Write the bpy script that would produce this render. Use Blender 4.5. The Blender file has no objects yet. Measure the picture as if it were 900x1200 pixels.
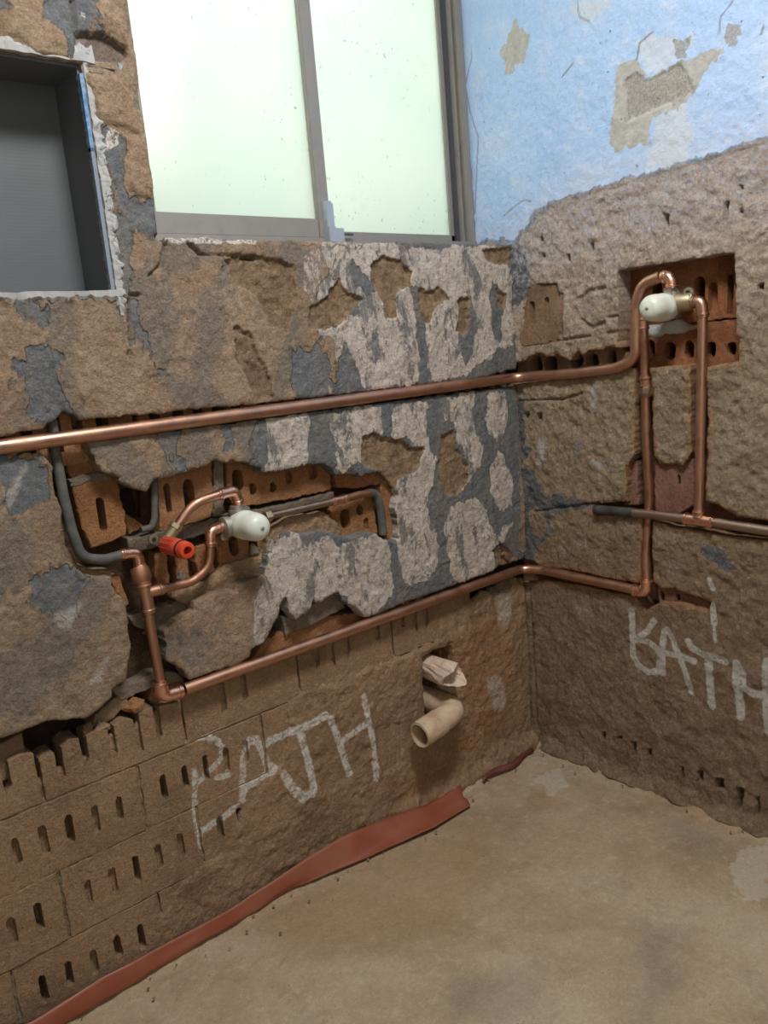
import bpy, bmesh, math, random
import numpy as np
from mathutils import Vector
from mathutils.geometry import tessellate_polygon
random.seed(7)
sc = bpy.context.scene
COL = sc.collection

# ------------------------------------------------------------------ camera
# world: the room corner is the origin, x runs along the window wall, y along the pipe wall, z up (metres)
RCAM = np.array([[0.75239019, -0.65319097, -0.08515026],
                 [-0.19325031, -0.09530067, -0.97651016],
                 [0.62973274, 0.75117198, -0.19793264]])
CPOS = np.array([-1.44454073, -1.21127733, 1.0])
FOC = 943.0145
cd = bpy.data.cameras.new('camera'); cam = bpy.data.objects.new('camera', cd); COL.objects.link(cam)
cd.sensor_fit = 'VERTICAL'; cd.sensor_height = 24.0; cd.lens = FOC / 1200 * 24.0
cd.clip_start = 0.02
from mathutils import Matrix
m = Matrix(((RCAM[0][0], -RCAM[1][0], -RCAM[2][0], CPOS[0]),
            (RCAM[0][1], -RCAM[1][1], -RCAM[2][1], CPOS[1]),
            (RCAM[0][2], -RCAM[1][2], -RCAM[2][2], CPOS[2]), (0, 0, 0, 1)))
cam.matrix_world = m
sc.camera = cam

# ------------------------------------------------------------------ light
sc.view_settings.view_transform = 'Standard'; sc.view_settings.look = 'None'
sc.view_settings.gamma = 1.0; sc.view_settings.exposure = 0.0
sc.view_settings.use_curve_mapping = False
W = bpy.data.worlds.new('overcast'); sc.world = W; W.use_nodes = True
bg = W.node_tree.nodes['Background']
bg.inputs['Color'].default_value = (0.88, 1.0, 0.89, 1); bg.inputs['Strength'].default_value = 0.78

def area(name, loc, target, sx, sy, power, color):
    l = bpy.data.lights.new(name, 'AREA'); l.shape = 'RECTANGLE'; l.size = sx; l.size_y = sy
    l.energy = power; l.color = color
    o = bpy.data.objects.new(name, l); COL.objects.link(o); o.location = loc
    o.rotation_euler = (Vector(target) - Vector(loc)).to_track_quat('-Z', 'Y').to_euler()
    return o
area('added_pane_lamp', (-0.62, 0.95, 1.95), (-0.50, 0.10, 1.62), 0.8, 0.8, 8.0, (1.0, 1.0, 0.97))  # lamp added outside the glass to whiten part of the panes
area('daylight_doorway', (-1.75, -2.25, 1.55), (-0.75, 0.0, 0.95), 0.8, 1.3, 3.5, (1.0, 0.93, 0.84))
area('ceiling_light', (-0.86, -0.88, 2.2), (-0.80, -0.80, 0), 0.35, 0.35, 29.0, (1.0, 0.97, 0.93))

# ------------------------------------------------------------------ pixel (900x1200 photo) -> point on a real plane
def ray(x, y):
    return RCAM.T @ np.array([(x - 450) / FOC, (y - 600) / FOC, 1.0])
def L(x, y, d=0.0):                      # window wall: plane y = d
    r = ray(x, y); return CPOS + r * (d - CPOS[1]) / r[1]
def R(x, y, d=0.0):                      # pipe wall: plane x = d
    r = ray(x, y); return CPOS + r * (d - CPOS[0]) / r[0]
def F(x, y, z=0.0):
    r = ray(x, y); return CPOS + r * (z - CPOS[2]) / r[2]
def Lp(pts, d=0.0): return [(p[0], p[2]) for p in (L(x, y, d) for x, y in pts)]
def Rp(pts, d=0.0): return [(p[1], p[2]) for p in (R(x, y, d) for x, y in pts)]
def Fp(pts): return [(p[0], p[1]) for p in (F(x, y) for x, y in pts)]

# ------------------------------------------------------------------ numpy noise / sdf
_rng = np.random.RandomState(5)
_LAT = _rng.rand(256, 256)
def vnoise(x, y, sd=0):
    x = x + sd * 17.31; y = y + sd * 9.77
    xi = np.floor(x).astype(int); yi = np.floor(y).astype(int)
    fx = x - xi; fy = y - yi
    fx = fx * fx * (3 - 2 * fx); fy = fy * fy * (3 - 2 * fy)
    a = _LAT[xi % 256, yi % 256]; b = _LAT[(xi + 1) % 256, yi % 256]
    c = _LAT[xi % 256, (yi + 1) % 256]; e = _LAT[(xi + 1) % 256, (yi + 1) % 256]
    return (a * (1 - fx) + b * fx) * (1 - fy) + (c * (1 - fx) + e * fx) * fy
def fbm(x, y, sc_, octv=4, sd=0):
    t = 0; amp = 0.5; tot = 0
    for i in range(octv):
        t = t + amp * vnoise(x * sc_, y * sc_, sd + i * 3.7); tot += amp; amp *= 0.5; sc_ *= 2.03
    return t / tot
FAR = -0.06
def psdf(poly, S, Z):
    P = np.array(poly); out = np.full(S.shape, FAR)
    lo = P.min(0) - 0.06; hi = P.max(0) + 0.06
    k = (S > lo[0]) & (S < hi[0]) & (Z > lo[1]) & (Z < hi[1])
    if not k.any(): return out
    s = S[k]; z = Z[k]; dmin = np.full(s.shape, 1e9); ins = np.zeros(s.shape, bool)
    n = len(P)
    for i in range(n):
        a = P[i]; b = P[(i + 1) % n]; e = b - a
        L2 = e @ e + 1e-12
        t = np.clip(((s - a[0]) * e[0] + (z - a[1]) * e[1]) / L2, 0, 1)
        dx = s - a[0] - t * e[0]; dz = z - a[1] - t * e[1]
        dmin = np.minimum(dmin, dx * dx + dz * dz)
        c = ((a[1] > z) != (b[1] > z)) & (s < e[0] * (z - a[1]) / (e[1] + 1e-15) + a[0])
        ins ^= c
    dd = np.sqrt(dmin); out[k] = np.clip(np.where(ins, dd, -dd), FAR, 0.06)
    return out
def usdf(polys, S, Z):
    o = np.full(S.shape, FAR)
    for p in polys: o = np.maximum(o, psdf(p, S, Z))
    return o
def linesdf(lines, S, Z):                # lines: (points, radius)
    o = np.full(S.shape, FAR)
    for pts, rad in lines:
        P = np.array(pts); lo = P.min(0) - 0.05; hi = P.max(0) + 0.05
        k = (S > lo[0]) & (S < hi[0]) & (Z > lo[1]) & (Z < hi[1])
        if not k.any(): continue
        s = S[k]; z = Z[k]; dm = np.full(s.shape, 1e9)
        for a, b in zip(P[:-1], P[1:]):
            e = b - a; t = np.clip(((s - a[0]) * e[0] + (z - a[1]) * e[1]) / (e @ e + 1e-12), 0, 1)
            dm = np.minimum(dm, (s - a[0] - t * e[0]) ** 2 + (z - a[1] - t * e[1]) ** 2)
        o[k] = np.maximum(o[k], rad - np.sqrt(dm))
    return o
def sm(v, a, b):
    t = np.clip((v - a) / (b - a), 0, 1); return t * t * (3 - 2 * t)
def rag(sd, S, Z, sd_=51, a=0.018, st=1.0):
    return np.where(sd > -.055, sd + (fbm(S, Z * st, 32, 4, sd_) - .5) * a * 1.3 + (fbm(S, Z * st, 140, 3, sd_ + 1) - .5) * a * .8, sd)
def msk(sd, w=0.02): return np.clip(0.5 + sd / w, 0, 1)

# ------------------------------------------------------------------ materials
def lin(c):
    return tuple(((v / 12.92) if v <= 0.04045 else ((v + 0.055) / 1.055) ** 2.4) for v in c)
def grit(t, k=1.0, prev=None, mask=None):
    """gritty relief: three noise octave bands"""
    for sc_, st_, di in ((34, .55, .022), (95, .75, .012), (260, .6, .005)):
        h = t.noise(sc_, 7, .7)
        if mask is not None: h = t.math('MULTIPLY', h, mask)
        prev = t.bump(h, min(1.0, st_ * k), di, prev)
    return prev
def grain(t, c, amt=1.0):
    """sandy speckle of the render: dark and pale grains, dirty pits"""
    a = t.noise(330, 5, .75); b = t.noise(120, 7, .75); d = t.noise(480, 2, .5)
    f = t.math('ADD', t.math('MULTIPLY', a, .55), t.math('MULTIPLY', b, .45))
    v = t.n('ShaderNodeMapRange'); t.l(f, v.inputs['Value']); v.inputs['From Min'].default_value = .34; v.inputs['From Max'].default_value = .66
    v.inputs['To Min'].default_value = 1 - .48 * amt; v.inputs['To Max'].default_value = 1 + .42 * amt; v.clamp = True
    m = t.n('ShaderNodeVectorMath'); m.operation = 'SCALE'; t.put(m.inputs[0], c); t.l(v.outputs[0], m.inputs['Scale'])
    return t.mix(t.math('MULTIPLY', t.step(d, .66, .72), .55 * amt), m.outputs[0], (.07, .05, .035))
class NT:
    def __init__(s, name):
        s.m = bpy.data.materials.new(name); s.m.use_nodes = True
        s.t = s.m.node_tree; s.b = s.t.nodes['Principled BSDF']
        s.co = s.n('ShaderNodeTexCoord').outputs['Object']
    def n(s, k): return s.t.nodes.new(k)
    def l(s, a, b): s.t.links.new(a, b)
    def put(s, inp, v):
        if isinstance(v, (int, float)): inp.default_value = v
        elif isinstance(v, (tuple, list)): inp.default_value = tuple(v) + ((1,) if len(v) == 3 and inp.type == 'RGBA' else ())
        else: s.l(v, inp)
    def noise(s, scale, det=4, rough=0.55, dist=0.0, vec=None, stretch=None):
        n = s.n('ShaderNodeTexNoise'); n.inputs['Scale'].default_value = scale
        n.inputs['Detail'].default_value = det; n.inputs['Roughness'].default_value = rough
        n.inputs['Distortion'].default_value = dist
        v = vec or s.co
        if stretch:
            mp = s.n('ShaderNodeMapping'); mp.inputs['Scale'].default_value = stretch; s.l(v, mp.inputs['Vector']); v = mp.outputs['Vector']
        s.l(v, n.inputs['Vector']); return n.outputs['Fac']
    def voro(s, scale, feature='F1', out='Distance'):
        n = s.n('ShaderNodeTexVoronoi'); n.feature = feature; n.inputs['Scale'].default_value = scale
        s.l(s.co, n.inputs['Vector']); return n.outputs[out]
    def math(s, op, a, b=0.0, c=None):
        n = s.n('ShaderNodeMath'); n.operation = op; s.put(n.inputs[0], a); s.put(n.inputs[1], b)
        if c is not None: s.put(n.inputs[2], c)
        return n.outputs[0]
    def step(s, v, lo, hi):
        n = s.n('ShaderNodeMapRange'); n.interpolation_type = 'SMOOTHSTEP'
        s.put(n.inputs['Value'], v); n.inputs['From Min'].default_value = lo; n.inputs['From Max'].default_value = hi
        return n.outputs['Result']
    def mix(s, f, a, b, mode='MIX'):
        n = s.n('ShaderNodeMix'); n.data_type = 'RGBA'; n.blend_type = mode
        s.put(n.inputs[0], f); s.put(n.inputs[6], a); s.put(n.inputs[7], b); return n.outputs[2]
    def ramp(s, f, stops):
        n = s.n('ShaderNodeValToRGB'); e = n.color_ramp.elements
        while len(e) < len(stops): e.new(0.5)
        for i, (p, c) in enumerate(stops): e[i].position = p; e[i].color = tuple(c) + (1,)
        s.put(n.inputs[0], f); return n.outputs[0]
    def attr(s, name):
        a = s.n('ShaderNodeAttribute'); a.attribute_name = name
        x = s.n('ShaderNodeSeparateColor'); s.l(a.outputs['Color'], x.inputs[0])
        return x.outputs[0], x.outputs[1], x.outputs[2], a.outputs['Alpha']
    def edge(s, mask, noise, k=0.5, w=0.07):        # painted edge broken up by noise
        return s.step(s.math('ADD', mask, s.math('MULTIPLY', s.math('SUBTRACT', noise, 0.5), k)), 0.5 - w, 0.5 + w)
    def bump(s, h, strength, dist=0.003, prev=None):
        n = s.n('ShaderNodeBump'); n.inputs['Strength'].default_value = strength; n.inputs['Distance'].default_value = dist
        s.l(h, n.inputs['Height'])
        if prev is not None: s.l(prev, n.inputs['Normal'])
        return n.outputs[0]
    def out(s, col, rough=0.9, normal=None, metal=0.0, spec=0.25):
        s.put(s.b.inputs['Base Color'], col); s.put(s.b.inputs['Roughness'], rough)
        s.put(s.b.inputs['Metallic'], metal); s.b.inputs['Specular IOR Level'].default_value = spec
        if normal is not None: s.l(normal, s.b.inputs['Normal'])
        return s.m

def mat_left_plaster():
    t = NT('old_plaster_left')
    grey, white, chip, dust = t.attr('m1'); oran, flat, spray, whit2 = t.attr('m2')
    n1 = t.noise(55, 8, 0.62); n2 = t.noise(9, 5, 0.6); n3 = t.noise(190, 6, 0.65); n4 = t.noise(26, 8, 0.68, 0.6)
    st = t.noise(14, 6, 0.6, 0, None, (1.0, 1.0, 0.28))
    tan = t.ramp(n2, [(0.28, (0.21, 0.145, 0.092)), (0.5, (0.325, 0.230, 0.155)), (0.72, (0.43, 0.320, 0.230))])
    tan = t.mix(t.step(n4, 0.52, 0.66), tan, (0.245, 0.195, 0.145))
    tan = t.mix(t.math('MULTIPLY', t.step(st, 0.55, 0.7), 0.55), tan, (0.165, 0.150, 0.135))
    tan = t.mix(t.math('MULTIPLY', t.step(n3, 0.55, 0.75), 0.35), tan, (0.50, 0.40, 0.30))
    og = t.ramp(n4, [(0.3, (0.25, 0.165, 0.105)), (0.5, (0.36, 0.25, 0.168)), (0.7, (0.45, 0.33, 0.235))])
    tan = t.mix(t.edge(oran, n1, 0.7, 0.15), tan, og)
    tan = t.mix(t.math('MULTIPLY', spray, 0.55), tan, t.ramp(n1, [(0.3, (0.33, 0.235, 0.155)), (0.7, (0.50, 0.385, 0.28))]))
    band = t.attr('m3')[0]
    tan = t.mix(t.math('MULTIPLY', t.edge(band, t.noise(30, 9, .74, .2, None, (1, 1, .45)), 1.1, 0.22), 0.75), tan, t.ramp(n1, [(0.3, (0.155, 0.142, 0.128)), (0.7, (0.27, 0.235, 0.195))]))
    g = t.ramp(n1, [(0.3, (0.118, 0.128, 0.140)), (0.62, (0.175, 0.186, 0.198)), (0.85, (0.27, 0.275, 0.275))])
    g = t.mix(t.math('MULTIPLY', t.step(st, 0.47, 0.62), 0.45), g, (0.235, 0.20, 0.165))
    col = t.mix(t.edge(grey, n4, 0.9, 0.10), tan, g)
    w = t.ramp(n4, [(0.25, (0.36, 0.315, 0.275)), (0.5, (0.54, 0.475, 0.42)), (0.75, (0.67, 0.61, 0.56))])
    wspeck = t.step(t.noise(75, 9, 0.74, 0.3, None, (1, 1, .6)), 0.535, 0.60)
    w2 = t.mix(t.math('MULTIPLY', wspeck, 0.8), w, (0.22, 0.225, 0.235))
    wm = t.edge(white, n4, 0.55, 0.06)
    hol = t.step(t.noise(20, 9, 0.74, 0.4, None, (1, 1, .42)), 0.545, 0.60)
    wm = t.math('MULTIPLY', wm, t.math('SUBTRACT', 1.0, t.math('MULTIPLY', hol, 0.85)))
    col = t.mix(wm, col, w2)
    ch = t.ramp(n1, [(0.3, (0.16, 0.105, 0.062)), (0.55, (0.275, 0.19, 0.118)), (0.8, (0.37, 0.27, 0.175))])
    col = t.mix(t.edge(chip, n1, 0.3, 0.05), col, ch)
    fl = t.ramp(n4, [(0.3, (0.16, 0.135, 0.12)), (0.7, (0.27, 0.205, 0.165))])
    col = t.mix(t.edge(flat, n1, 0.3, 0.05), col, fl)
    col = t.mix(t.math('MULTIPLY', t.edge(whit2, n1, 0.6, 0.1), t.step(n3, 0.35, 0.55)), col, (0.66, 0.62, 0.57))
    col = t.mix(t.math('MULTIPLY', t.edge(dust, n1, 0.9, 0.25), 0.6), col, (0.52, 0.48, 0.43))
    gm = t.edge(grey, n4, 0.9, 0.10)
    h = t.math('MULTIPLY', wm, 1.0)
    b3 = t.bump(h, 0.7, 0.0022, grit(t, 0.85, None, t.math('SUBTRACT', 1.0, t.math('MULTIPLY', gm, 0.35))))
    return t.out(grain(t, col, .85), 0.92, b3)

def mat_mud(name, base=((0.23, 0.145, 0.085), (0.36, 0.24, 0.145), (0.45, 0.315, 0.205)), orange=0.3):
    t = NT(name)
    spray, oran, pale, dark = t.attr('m1')
    n1 = t.noise(60, 8, 0.62); n2 = t.noise(7, 5, 0.6); n3 = t.noise(220, 6, 0.65); n4 = t.noise(24, 8, 0.68, 0.5)
    c = t.ramp(n2, [(0.28, base[0]), (0.5, base[1]), (0.74, base[2])])
    c = t.mix(t.math('MULTIPLY', t.step(n4, 0.5, 0.68), 0.55), c, (0.255, 0.18, 0.115))
    c = t.mix(t.math('MULTIPLY', t.step(n1, 0.54, 0.7), 0.45), c, (0.48, 0.345, 0.23))
    c = t.mix(t.math('MULTIPLY', t.step(n2, 0.5, 0.7), orange), c, (0.34, 0.165, 0.075))
    c = t.mix(t.math('MULTIPLY', t.edge(oran, n4, 0.8, 0.25), 0.85), c, t.ramp(n1, [(0.3, (0.28, 0.12, 0.05)), (0.7, (0.46, 0.235, 0.11))]))
    c = t.mix(t.math('MULTIPLY', t.edge(dark, n4, 0.8, 0.2), 0.8), c, (0.15, 0.14, 0.13))
    c = t.mix(t.math('MULTIPLY', t.edge(pale, n4, 0.8, 0.2), 0.7), c, (0.52, 0.46, 0.38))
    sp = t.math('MULTIPLY', t.edge(spray, n1, 0.45, 0.12), t.step(t.noise(130, 6, 0.7), 0.34, 0.52))
    c = t.mix(t.math('MULTIPLY', sp, 0.88), c, (0.74, 0.72, 0.68))
    b = grit(t, 0.9)
    return t.out(grain(t, c, .85), 0.95, b)

def mat_right_plaster():
    t = NT('old_plaster_right')
    blue, grey, smear, spray = t.attr('m1'); oran, red, white, fuzz = t.attr('m2'); crack, dkg, low_brown, pale_lit = t.attr('m3')
    n1 = t.noise(60, 8, 0.62); n2 = t.noise(6, 5, 0.6); n3 = t.noise(230, 6, 0.65); n4 = t.noise(22, 8, 0.68, 0.5)
    c = t.ramp(n2, [(0.28, (0.30, 0.215, 0.135)), (0.5, (0.40, 0.305, 0.205)), (0.74, (0.48, 0.385, 0.28))])
    c = t.mix(t.math('MULTIPLY', t.step(n4, 0.5, 0.66), 0.5), c, (0.30, 0.245, 0.165))
    c = t.mix(t.math('MULTIPLY', t.step(n1, 0.54, 0.72), 0.4), c, (0.60, 0.49, 0.36))
    c = t.mix(t.math('MULTIPLY', t.edge(low_brown, n4, 0.8, 0.3), 0.8), c, t.ramp(n4, [(0.3, (0.215, 0.13, 0.075)), (0.7, (0.36, 0.245, 0.155))]))
    c = t.mix(t.math('MULTIPLY', t.edge(pale_lit, n4, 0.9, 0.45), 0.85), c, t.ramp(n1, [(0.3, (0.54, 0.435, 0.37)), (0.7, (0.79, 0.67, 0.60))]))
    c = t.mix(t.edge(red, n1, 0.5, 0.1), c, t.ramp(n1, [(0.3, (0.21, 0.095, 0.065)), (0.7, (0.37, 0.20, 0.145))]))
    c = t.mix(t.math('MULTIPLY', t.edge(oran, n4, 0.8, 0.25), 0.85), c, t.ramp(n1, [(0.3, (0.33, 0.165, 0.075)), (0.7, (0.53, 0.30, 0.15))]))
    c = t.mix(t.edge(smear, n4, 0.7, 0.08), c, t.ramp(n1, [(0.3, (0.13, 0.14, 0.15)), (0.7, (0.235, 0.24, 0.245))]))
    bl = t.ramp(n2, [(0.25, (0.36, 0.55, 0.88)), (0.55, (0.44, 0.61, 0.90)), (0.8, (0.56, 0.68, 0.90))])
    bl = t.mix(t.math('MULTIPLY', t.step(n4, 0.52, 0.68), 0.45), bl, (0.64, 0.68, 0.80))
    bm = t.edge(blue, n4, 0.7, 0.08)
    chips = t.math('MULTIPLY', t.step(t.noise(95, 8, 0.7), 0.66, 0.71), 0.7)
    bm = t.math('MULTIPLY', bm, t.math('SUBTRACT', 1.0, chips))
    c = t.mix(bm, grain(t, c, 1.0), grain(t, bl, .28))
    fz = t.math('MULTIPLY', t.edge(fuzz, n4, 0.9, 0.35), t.step(t.noise(110, 8, .72), 0.42, 0.60))
    c = t.mix(t.math('MULTIPLY', fz, 0.72), c, t.ramp(n4, [(0.35, (0.62, 0.58, 0.64)), (0.65, (0.60, 0.66, 0.82))]))
    c = t.mix(t.math('MULTIPLY', t.edge(white, n4, 0.9, 0.25), 0.65), c, (0.62, 0.65, 0.69))
    c = t.mix(t.edge(grey, n4, 0.55, 0.08), c, t.ramp(n1, [(0.3, (0.37, 0.37, 0.365)), (0.7, (0.52, 0.515, 0.50))]))
    c = t.mix(t.math('MULTIPLY', t.edge(dkg, n4, 0.6, 0.08), 0.8), c, t.ramp(n3, [(0.35, (0.22, 0.205, 0.19)), (0.65, (0.42, 0.40, 0.37))]))
    sp = t.math('MULTIPLY', t.edge(spray, n1, 0.4, 0.12), t.step(t.noise(130, 6, 0.7), 0.30, 0.48))
    c = t.mix(t.math('MULTIPLY', sp, 0.85), c, (0.74, 0.73, 0.68))
    c = t.mix(t.math('MULTIPLY', crack, 0.75), c, (0.16, 0.13, 0.12))
    b = grit(t, 1.25, None, t.math('SUBTRACT', 1.0, t.math('MULTIPLY', bm, 0.86)))
    return t.out(c, 0.93, b)

def mat_brick(name, c0, c1, c2, mud=0.5):
    t = NT(name)
    n1 = t.noise(70, 8, 0.62); n2 = t.noise(12, 5, 0.6); n3 = t.noise(260, 6, 0.65)
    oi = t.n('ShaderNodeObjectInfo').outputs['Random']
    c = t.ramp(t.math('ADD', t.math('MULTIPLY', n2, 0.8), t.math('MULTIPLY', oi, 0.2)), [(0.28, c0), (0.5, c1), (0.74, c2)])
    c = t.mix(t.math('MULTIPLY', t.step(n1, 0.5, 0.66), mud), c, (0.36, 0.26, 0.17))
    c = t.mix(t.math('MULTIPLY', t.step(n3, 0.62, 0.7), 0.6), c, (0.14, 0.07, 0.04))
    b = grit(t, 1.0)
    return t.out(grain(t, c, .8), 0.95, b)

def mat_floor():
    t = NT('cement_floor')
    pale, dark, oran, _ = t.attr('m1')
    n1 = t.noise(45, 9, 0.68); n2 = t.noise(4, 6, 0.6, 0.4); n3 = t.noise(180, 6, 0.65); n4 = t.noise(15, 8, 0.68, 0.4)
    c = t.ramp(n2, [(0.30, (0.29, 0.21, 0.132)), (0.48, (0.395, 0.305, 0.205)), (0.70, (0.46, 0.375, 0.275))])
    c = t.mix(t.math('MULTIPLY', t.step(n4, 0.48, 0.68), 0.45), c, (0.27, 0.205, 0.135))
    c = t.mix(t.math('MULTIPLY', t.step(n1, 0.52, 0.7), 0.5), c, (0.53, 0.43, 0.315))
    c = t.mix(t.math('MULTIPLY', t.edge(oran, n4, 1.2, 0.45), 0.55), c, (0.33, 0.205, 0.115))
    c = t.mix(t.math('MULTIPLY', t.edge(dark, n4, 1.3, 0.4), 0.4), c, (0.24, 0.215, 0.175))
    c = t.mix(t.math('MULTIPLY', t.edge(pale, n1, 0.7, 0.12), 0.7), c, (0.47, 0.41, 0.335))
    pit = t.step(t.noise(120, 3, 0.5), 0.70, 0.73)
    c = t.mix(t.math('MULTIPLY', pit, 0.5), c, (0.10, 0.075, 0.05))
    b = grit(t, 0.4)
    return t.out(grain(t, c, .5), 0.85, b, 0, 0.3)

def simple(name, col, rough=0.6, metal=0.0, var=0.15, scale=40, bump=0.15, spec=0.4, dustcol=None, dust=0.0):
    t = NT(name); n = t.noise(scale, 6, 0.6); n2 = t.noise(scale * 5, 5, 0.6)
    d = tuple(c * (1 - var) for c in col); u = tuple(min(1, c * (1 + var)) for c in col)
    c = t.ramp(n, [(0.3, d), (0.7, u)])
    r = rough
    if dustcol:
        f = t.math('MULTIPLY', t.step(n, 0.5 - 0.2 * dust, 0.72), dust)
        c = t.mix(f, c, dustcol); r = t.math('ADD', t.math('MULTIPLY', f, 0.4), rough)
    return t.out(c, r, t.bump(n2, bump, 0.0015), metal, spec)

M = {}
M['plasterL'] = mat_left_plaster()
M['mud'] = mat_mud('mud_render')
M['plasterR'] = mat_right_plaster()
M['brick'] = mat_brick('clay_brick', (0.27, 0.12, 0.052), (0.43, 0.205, 0.092), (0.52, 0.285, 0.145), 0.35)
M['brick_tan'] = mat_brick('muddy_brick', (0.22, 0.145, 0.085), (0.335, 0.222, 0.135), (0.42, 0.295, 0.19), 0.6)
M['brick_red'] = mat_brick('red_brick', (0.25, 0.095, 0.042), (0.40, 0.165, 0.075), (0.50, 0.27, 0.135), 0.35)
M['brick_dusk'] = mat_brick('purple_brick', (0.19, 0.085, 0.06), (0.30, 0.155, 0.11), (0.36, 0.22, 0.165), 0.2)
M['core_shade'] = mat_brick('wall_core_shade', (0.07, 0.04, 0.025), (0.11, 0.065, 0.04), (0.16, 0.095, 0.06), 0.1)  # extra dark brick colour, paints the deep shade inside the voids
M['mortar'] = mat_brick('grey_mortar', (0.16, 0.13, 0.10), (0.25, 0.205, 0.16), (0.33, 0.27, 0.21), 0.4)
M['floor'] = mat_floor()
M['white_wall'] = simple('bare_wall', (0.34, 0.27, 0.20), 0.9, 0, 0.08, 12)
M['copper'] = simple('copper', (0.60, 0.355, 0.26), 0.36, 1.0, 0.16, 30, 0.08, 0.5, (0.30, 0.16, 0.095), 0.55)
M['copper_dull'] = simple('tarnished_copper', (0.50, 0.27, 0.175), 0.42, 1.0, 0.22, 26, 0.1, 0.5, (0.22, 0.13, 0.085), 0.7)
M['copper_bright'] = simple('soldered_copper', (0.82, 0.49, 0.37), 0.27, 1.0, 0.12, 60, 0.06, 0.5, (0.55, 0.27, 0.16), 0.3)
M['steel_pipe'] = simple('grey_tarnished_pipe', (0.40, 0.31, 0.25), 0.38, 1.0, 0.2, 30, 0.1, 0.5, (0.22, 0.17, 0.13), 0.6)
M['brass'] = simple('dull_brass', (0.42, 0.36, 0.24), 0.45, 0.85, 0.2, 50, 0.12, 0.5, (0.22, 0.19, 0.13), 0.5)
M['nickel'] = simple('grey_valve_body', (0.42, 0.42, 0.38), 0.45, 0.8, 0.15, 60, 0.1, 0.5, (0.30, 0.28, 0.22), 0.4)
M['black_pipe'] = simple('black_tube', (0.035, 0.035, 0.036), 0.5, 0, 0.25, 40, 0.2, 0.4, (0.10, 0.095, 0.085), 0.5)
M['grey_tube'] = simple('grey_conduit', (0.085, 0.088, 0.088), 0.6, 0, 0.2, 35, 0.2, 0.35, (0.19, 0.155, 0.12), 0.5)
M['cap'] = simple('translucent_white_cap', (0.66, 0.70, 0.63), 0.38, 0, 0.05, 40, 0.03, 0.45)
M['cap'].node_tree.nodes['Principled BSDF'].inputs['Subsurface Weight'].default_value = 0.25
M['cap'].node_tree.nodes['Principled BSDF'].inputs['Subsurface Radius'].default_value = (0.01, 0.01, 0.008)
M['red'] = simple('red_plastic', (0.62, 0.065, 0.03), 0.38, 0, 0.15, 60, 0.05, 0.4, (0.45, 0.14, 0.08), 0.4)
M['rubber'] = simple('black_rubber', (0.015, 0.015, 0.015), 0.55)
M['pvc'] = simple('dirty_white_pvc', (0.62, 0.49, 0.35), 0.45, 0, 0.1, 25, 0.1, 0.4, (0.33, 0.21, 0.12), 0.85)
M['pvc_in'] = simple('pipe_inside', (0.16, 0.11, 0.075), 0.8, 0, 0.2, 50)
M['bag'] = simple('crumpled_paper_wrap', (0.66, 0.55, 0.45), 0.6, 0, 0.2, 60, 0.3, 0.35, (0.40, 0.26, 0.16), 0.7)
M['sheet'] = simple('red_plastic_sheet', (0.27, 0.075, 0.042), 0.42, 0, 0.15, 14, 0.2, 0.4, (0.225, 0.10, 0.06), 0.6)
M['alu'] = simple('grey_aluminium', (0.30, 0.29, 0.275), 0.5, 0.35, 0.1, 40, 0.04, 0.4, (0.30, 0.265, 0.225), 0.5)
M['alu_dark'] = simple('dark_aluminium', (0.10, 0.105, 0.11), 0.5, 0.5, 0.1, 40, 0.04)
M['alu_light'] = simple('bare_aluminium', (0.46, 0.51, 0.57), 0.4, 0.6, 0.06, 40, 0.04)
M['niche'] = simple('charcoal_tile', (0.125, 0.138, 0.148), 0.55, 0, 0.06, 8, 0.04, 0.4)
M['filler'] = simple('white_filler', (0.40, 0.41, 0.415), 0.85, 0, 0.14, 70, 0.4, 0.3, (0.36, 0.33, 0.30), 0.5)
M['blue_strip'] = simple('blue_edge_paint', (0.10, 0.26, 0.52), 0.6, 0, 0.2, 80, 0.2, 0.3, (0.50, 0.55, 0.60), 0.6)
M['blue_wall'] = simple('blue_paint', (0.42, 0.61, 0.88), 0.9, 0, 0.08, 20, 0.2)
def mat_niche_tile():
    t = NT('ribbed_charcoal_tile')
    w = t.n('ShaderNodeTexWave'); w.wave_type = 'BANDS'; w.bands_direction = 'Z'; w.inputs['Scale'].default_value = 60
    w.inputs['Distortion'].default_value = 0.2; t.l(t.co, w.inputs['Vector'])
    n = t.noise(10, 4)
    c = t.ramp(n, [(0.3, (0.112, 0.128, 0.138)), (0.7, (0.128, 0.144, 0.154))])
    return t.out(c, 0.5, t.bump(w.outputs['Fac'], 0.03, 0.001), 0, 0.4)
M['niche_tile'] = mat_niche_tile()
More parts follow.
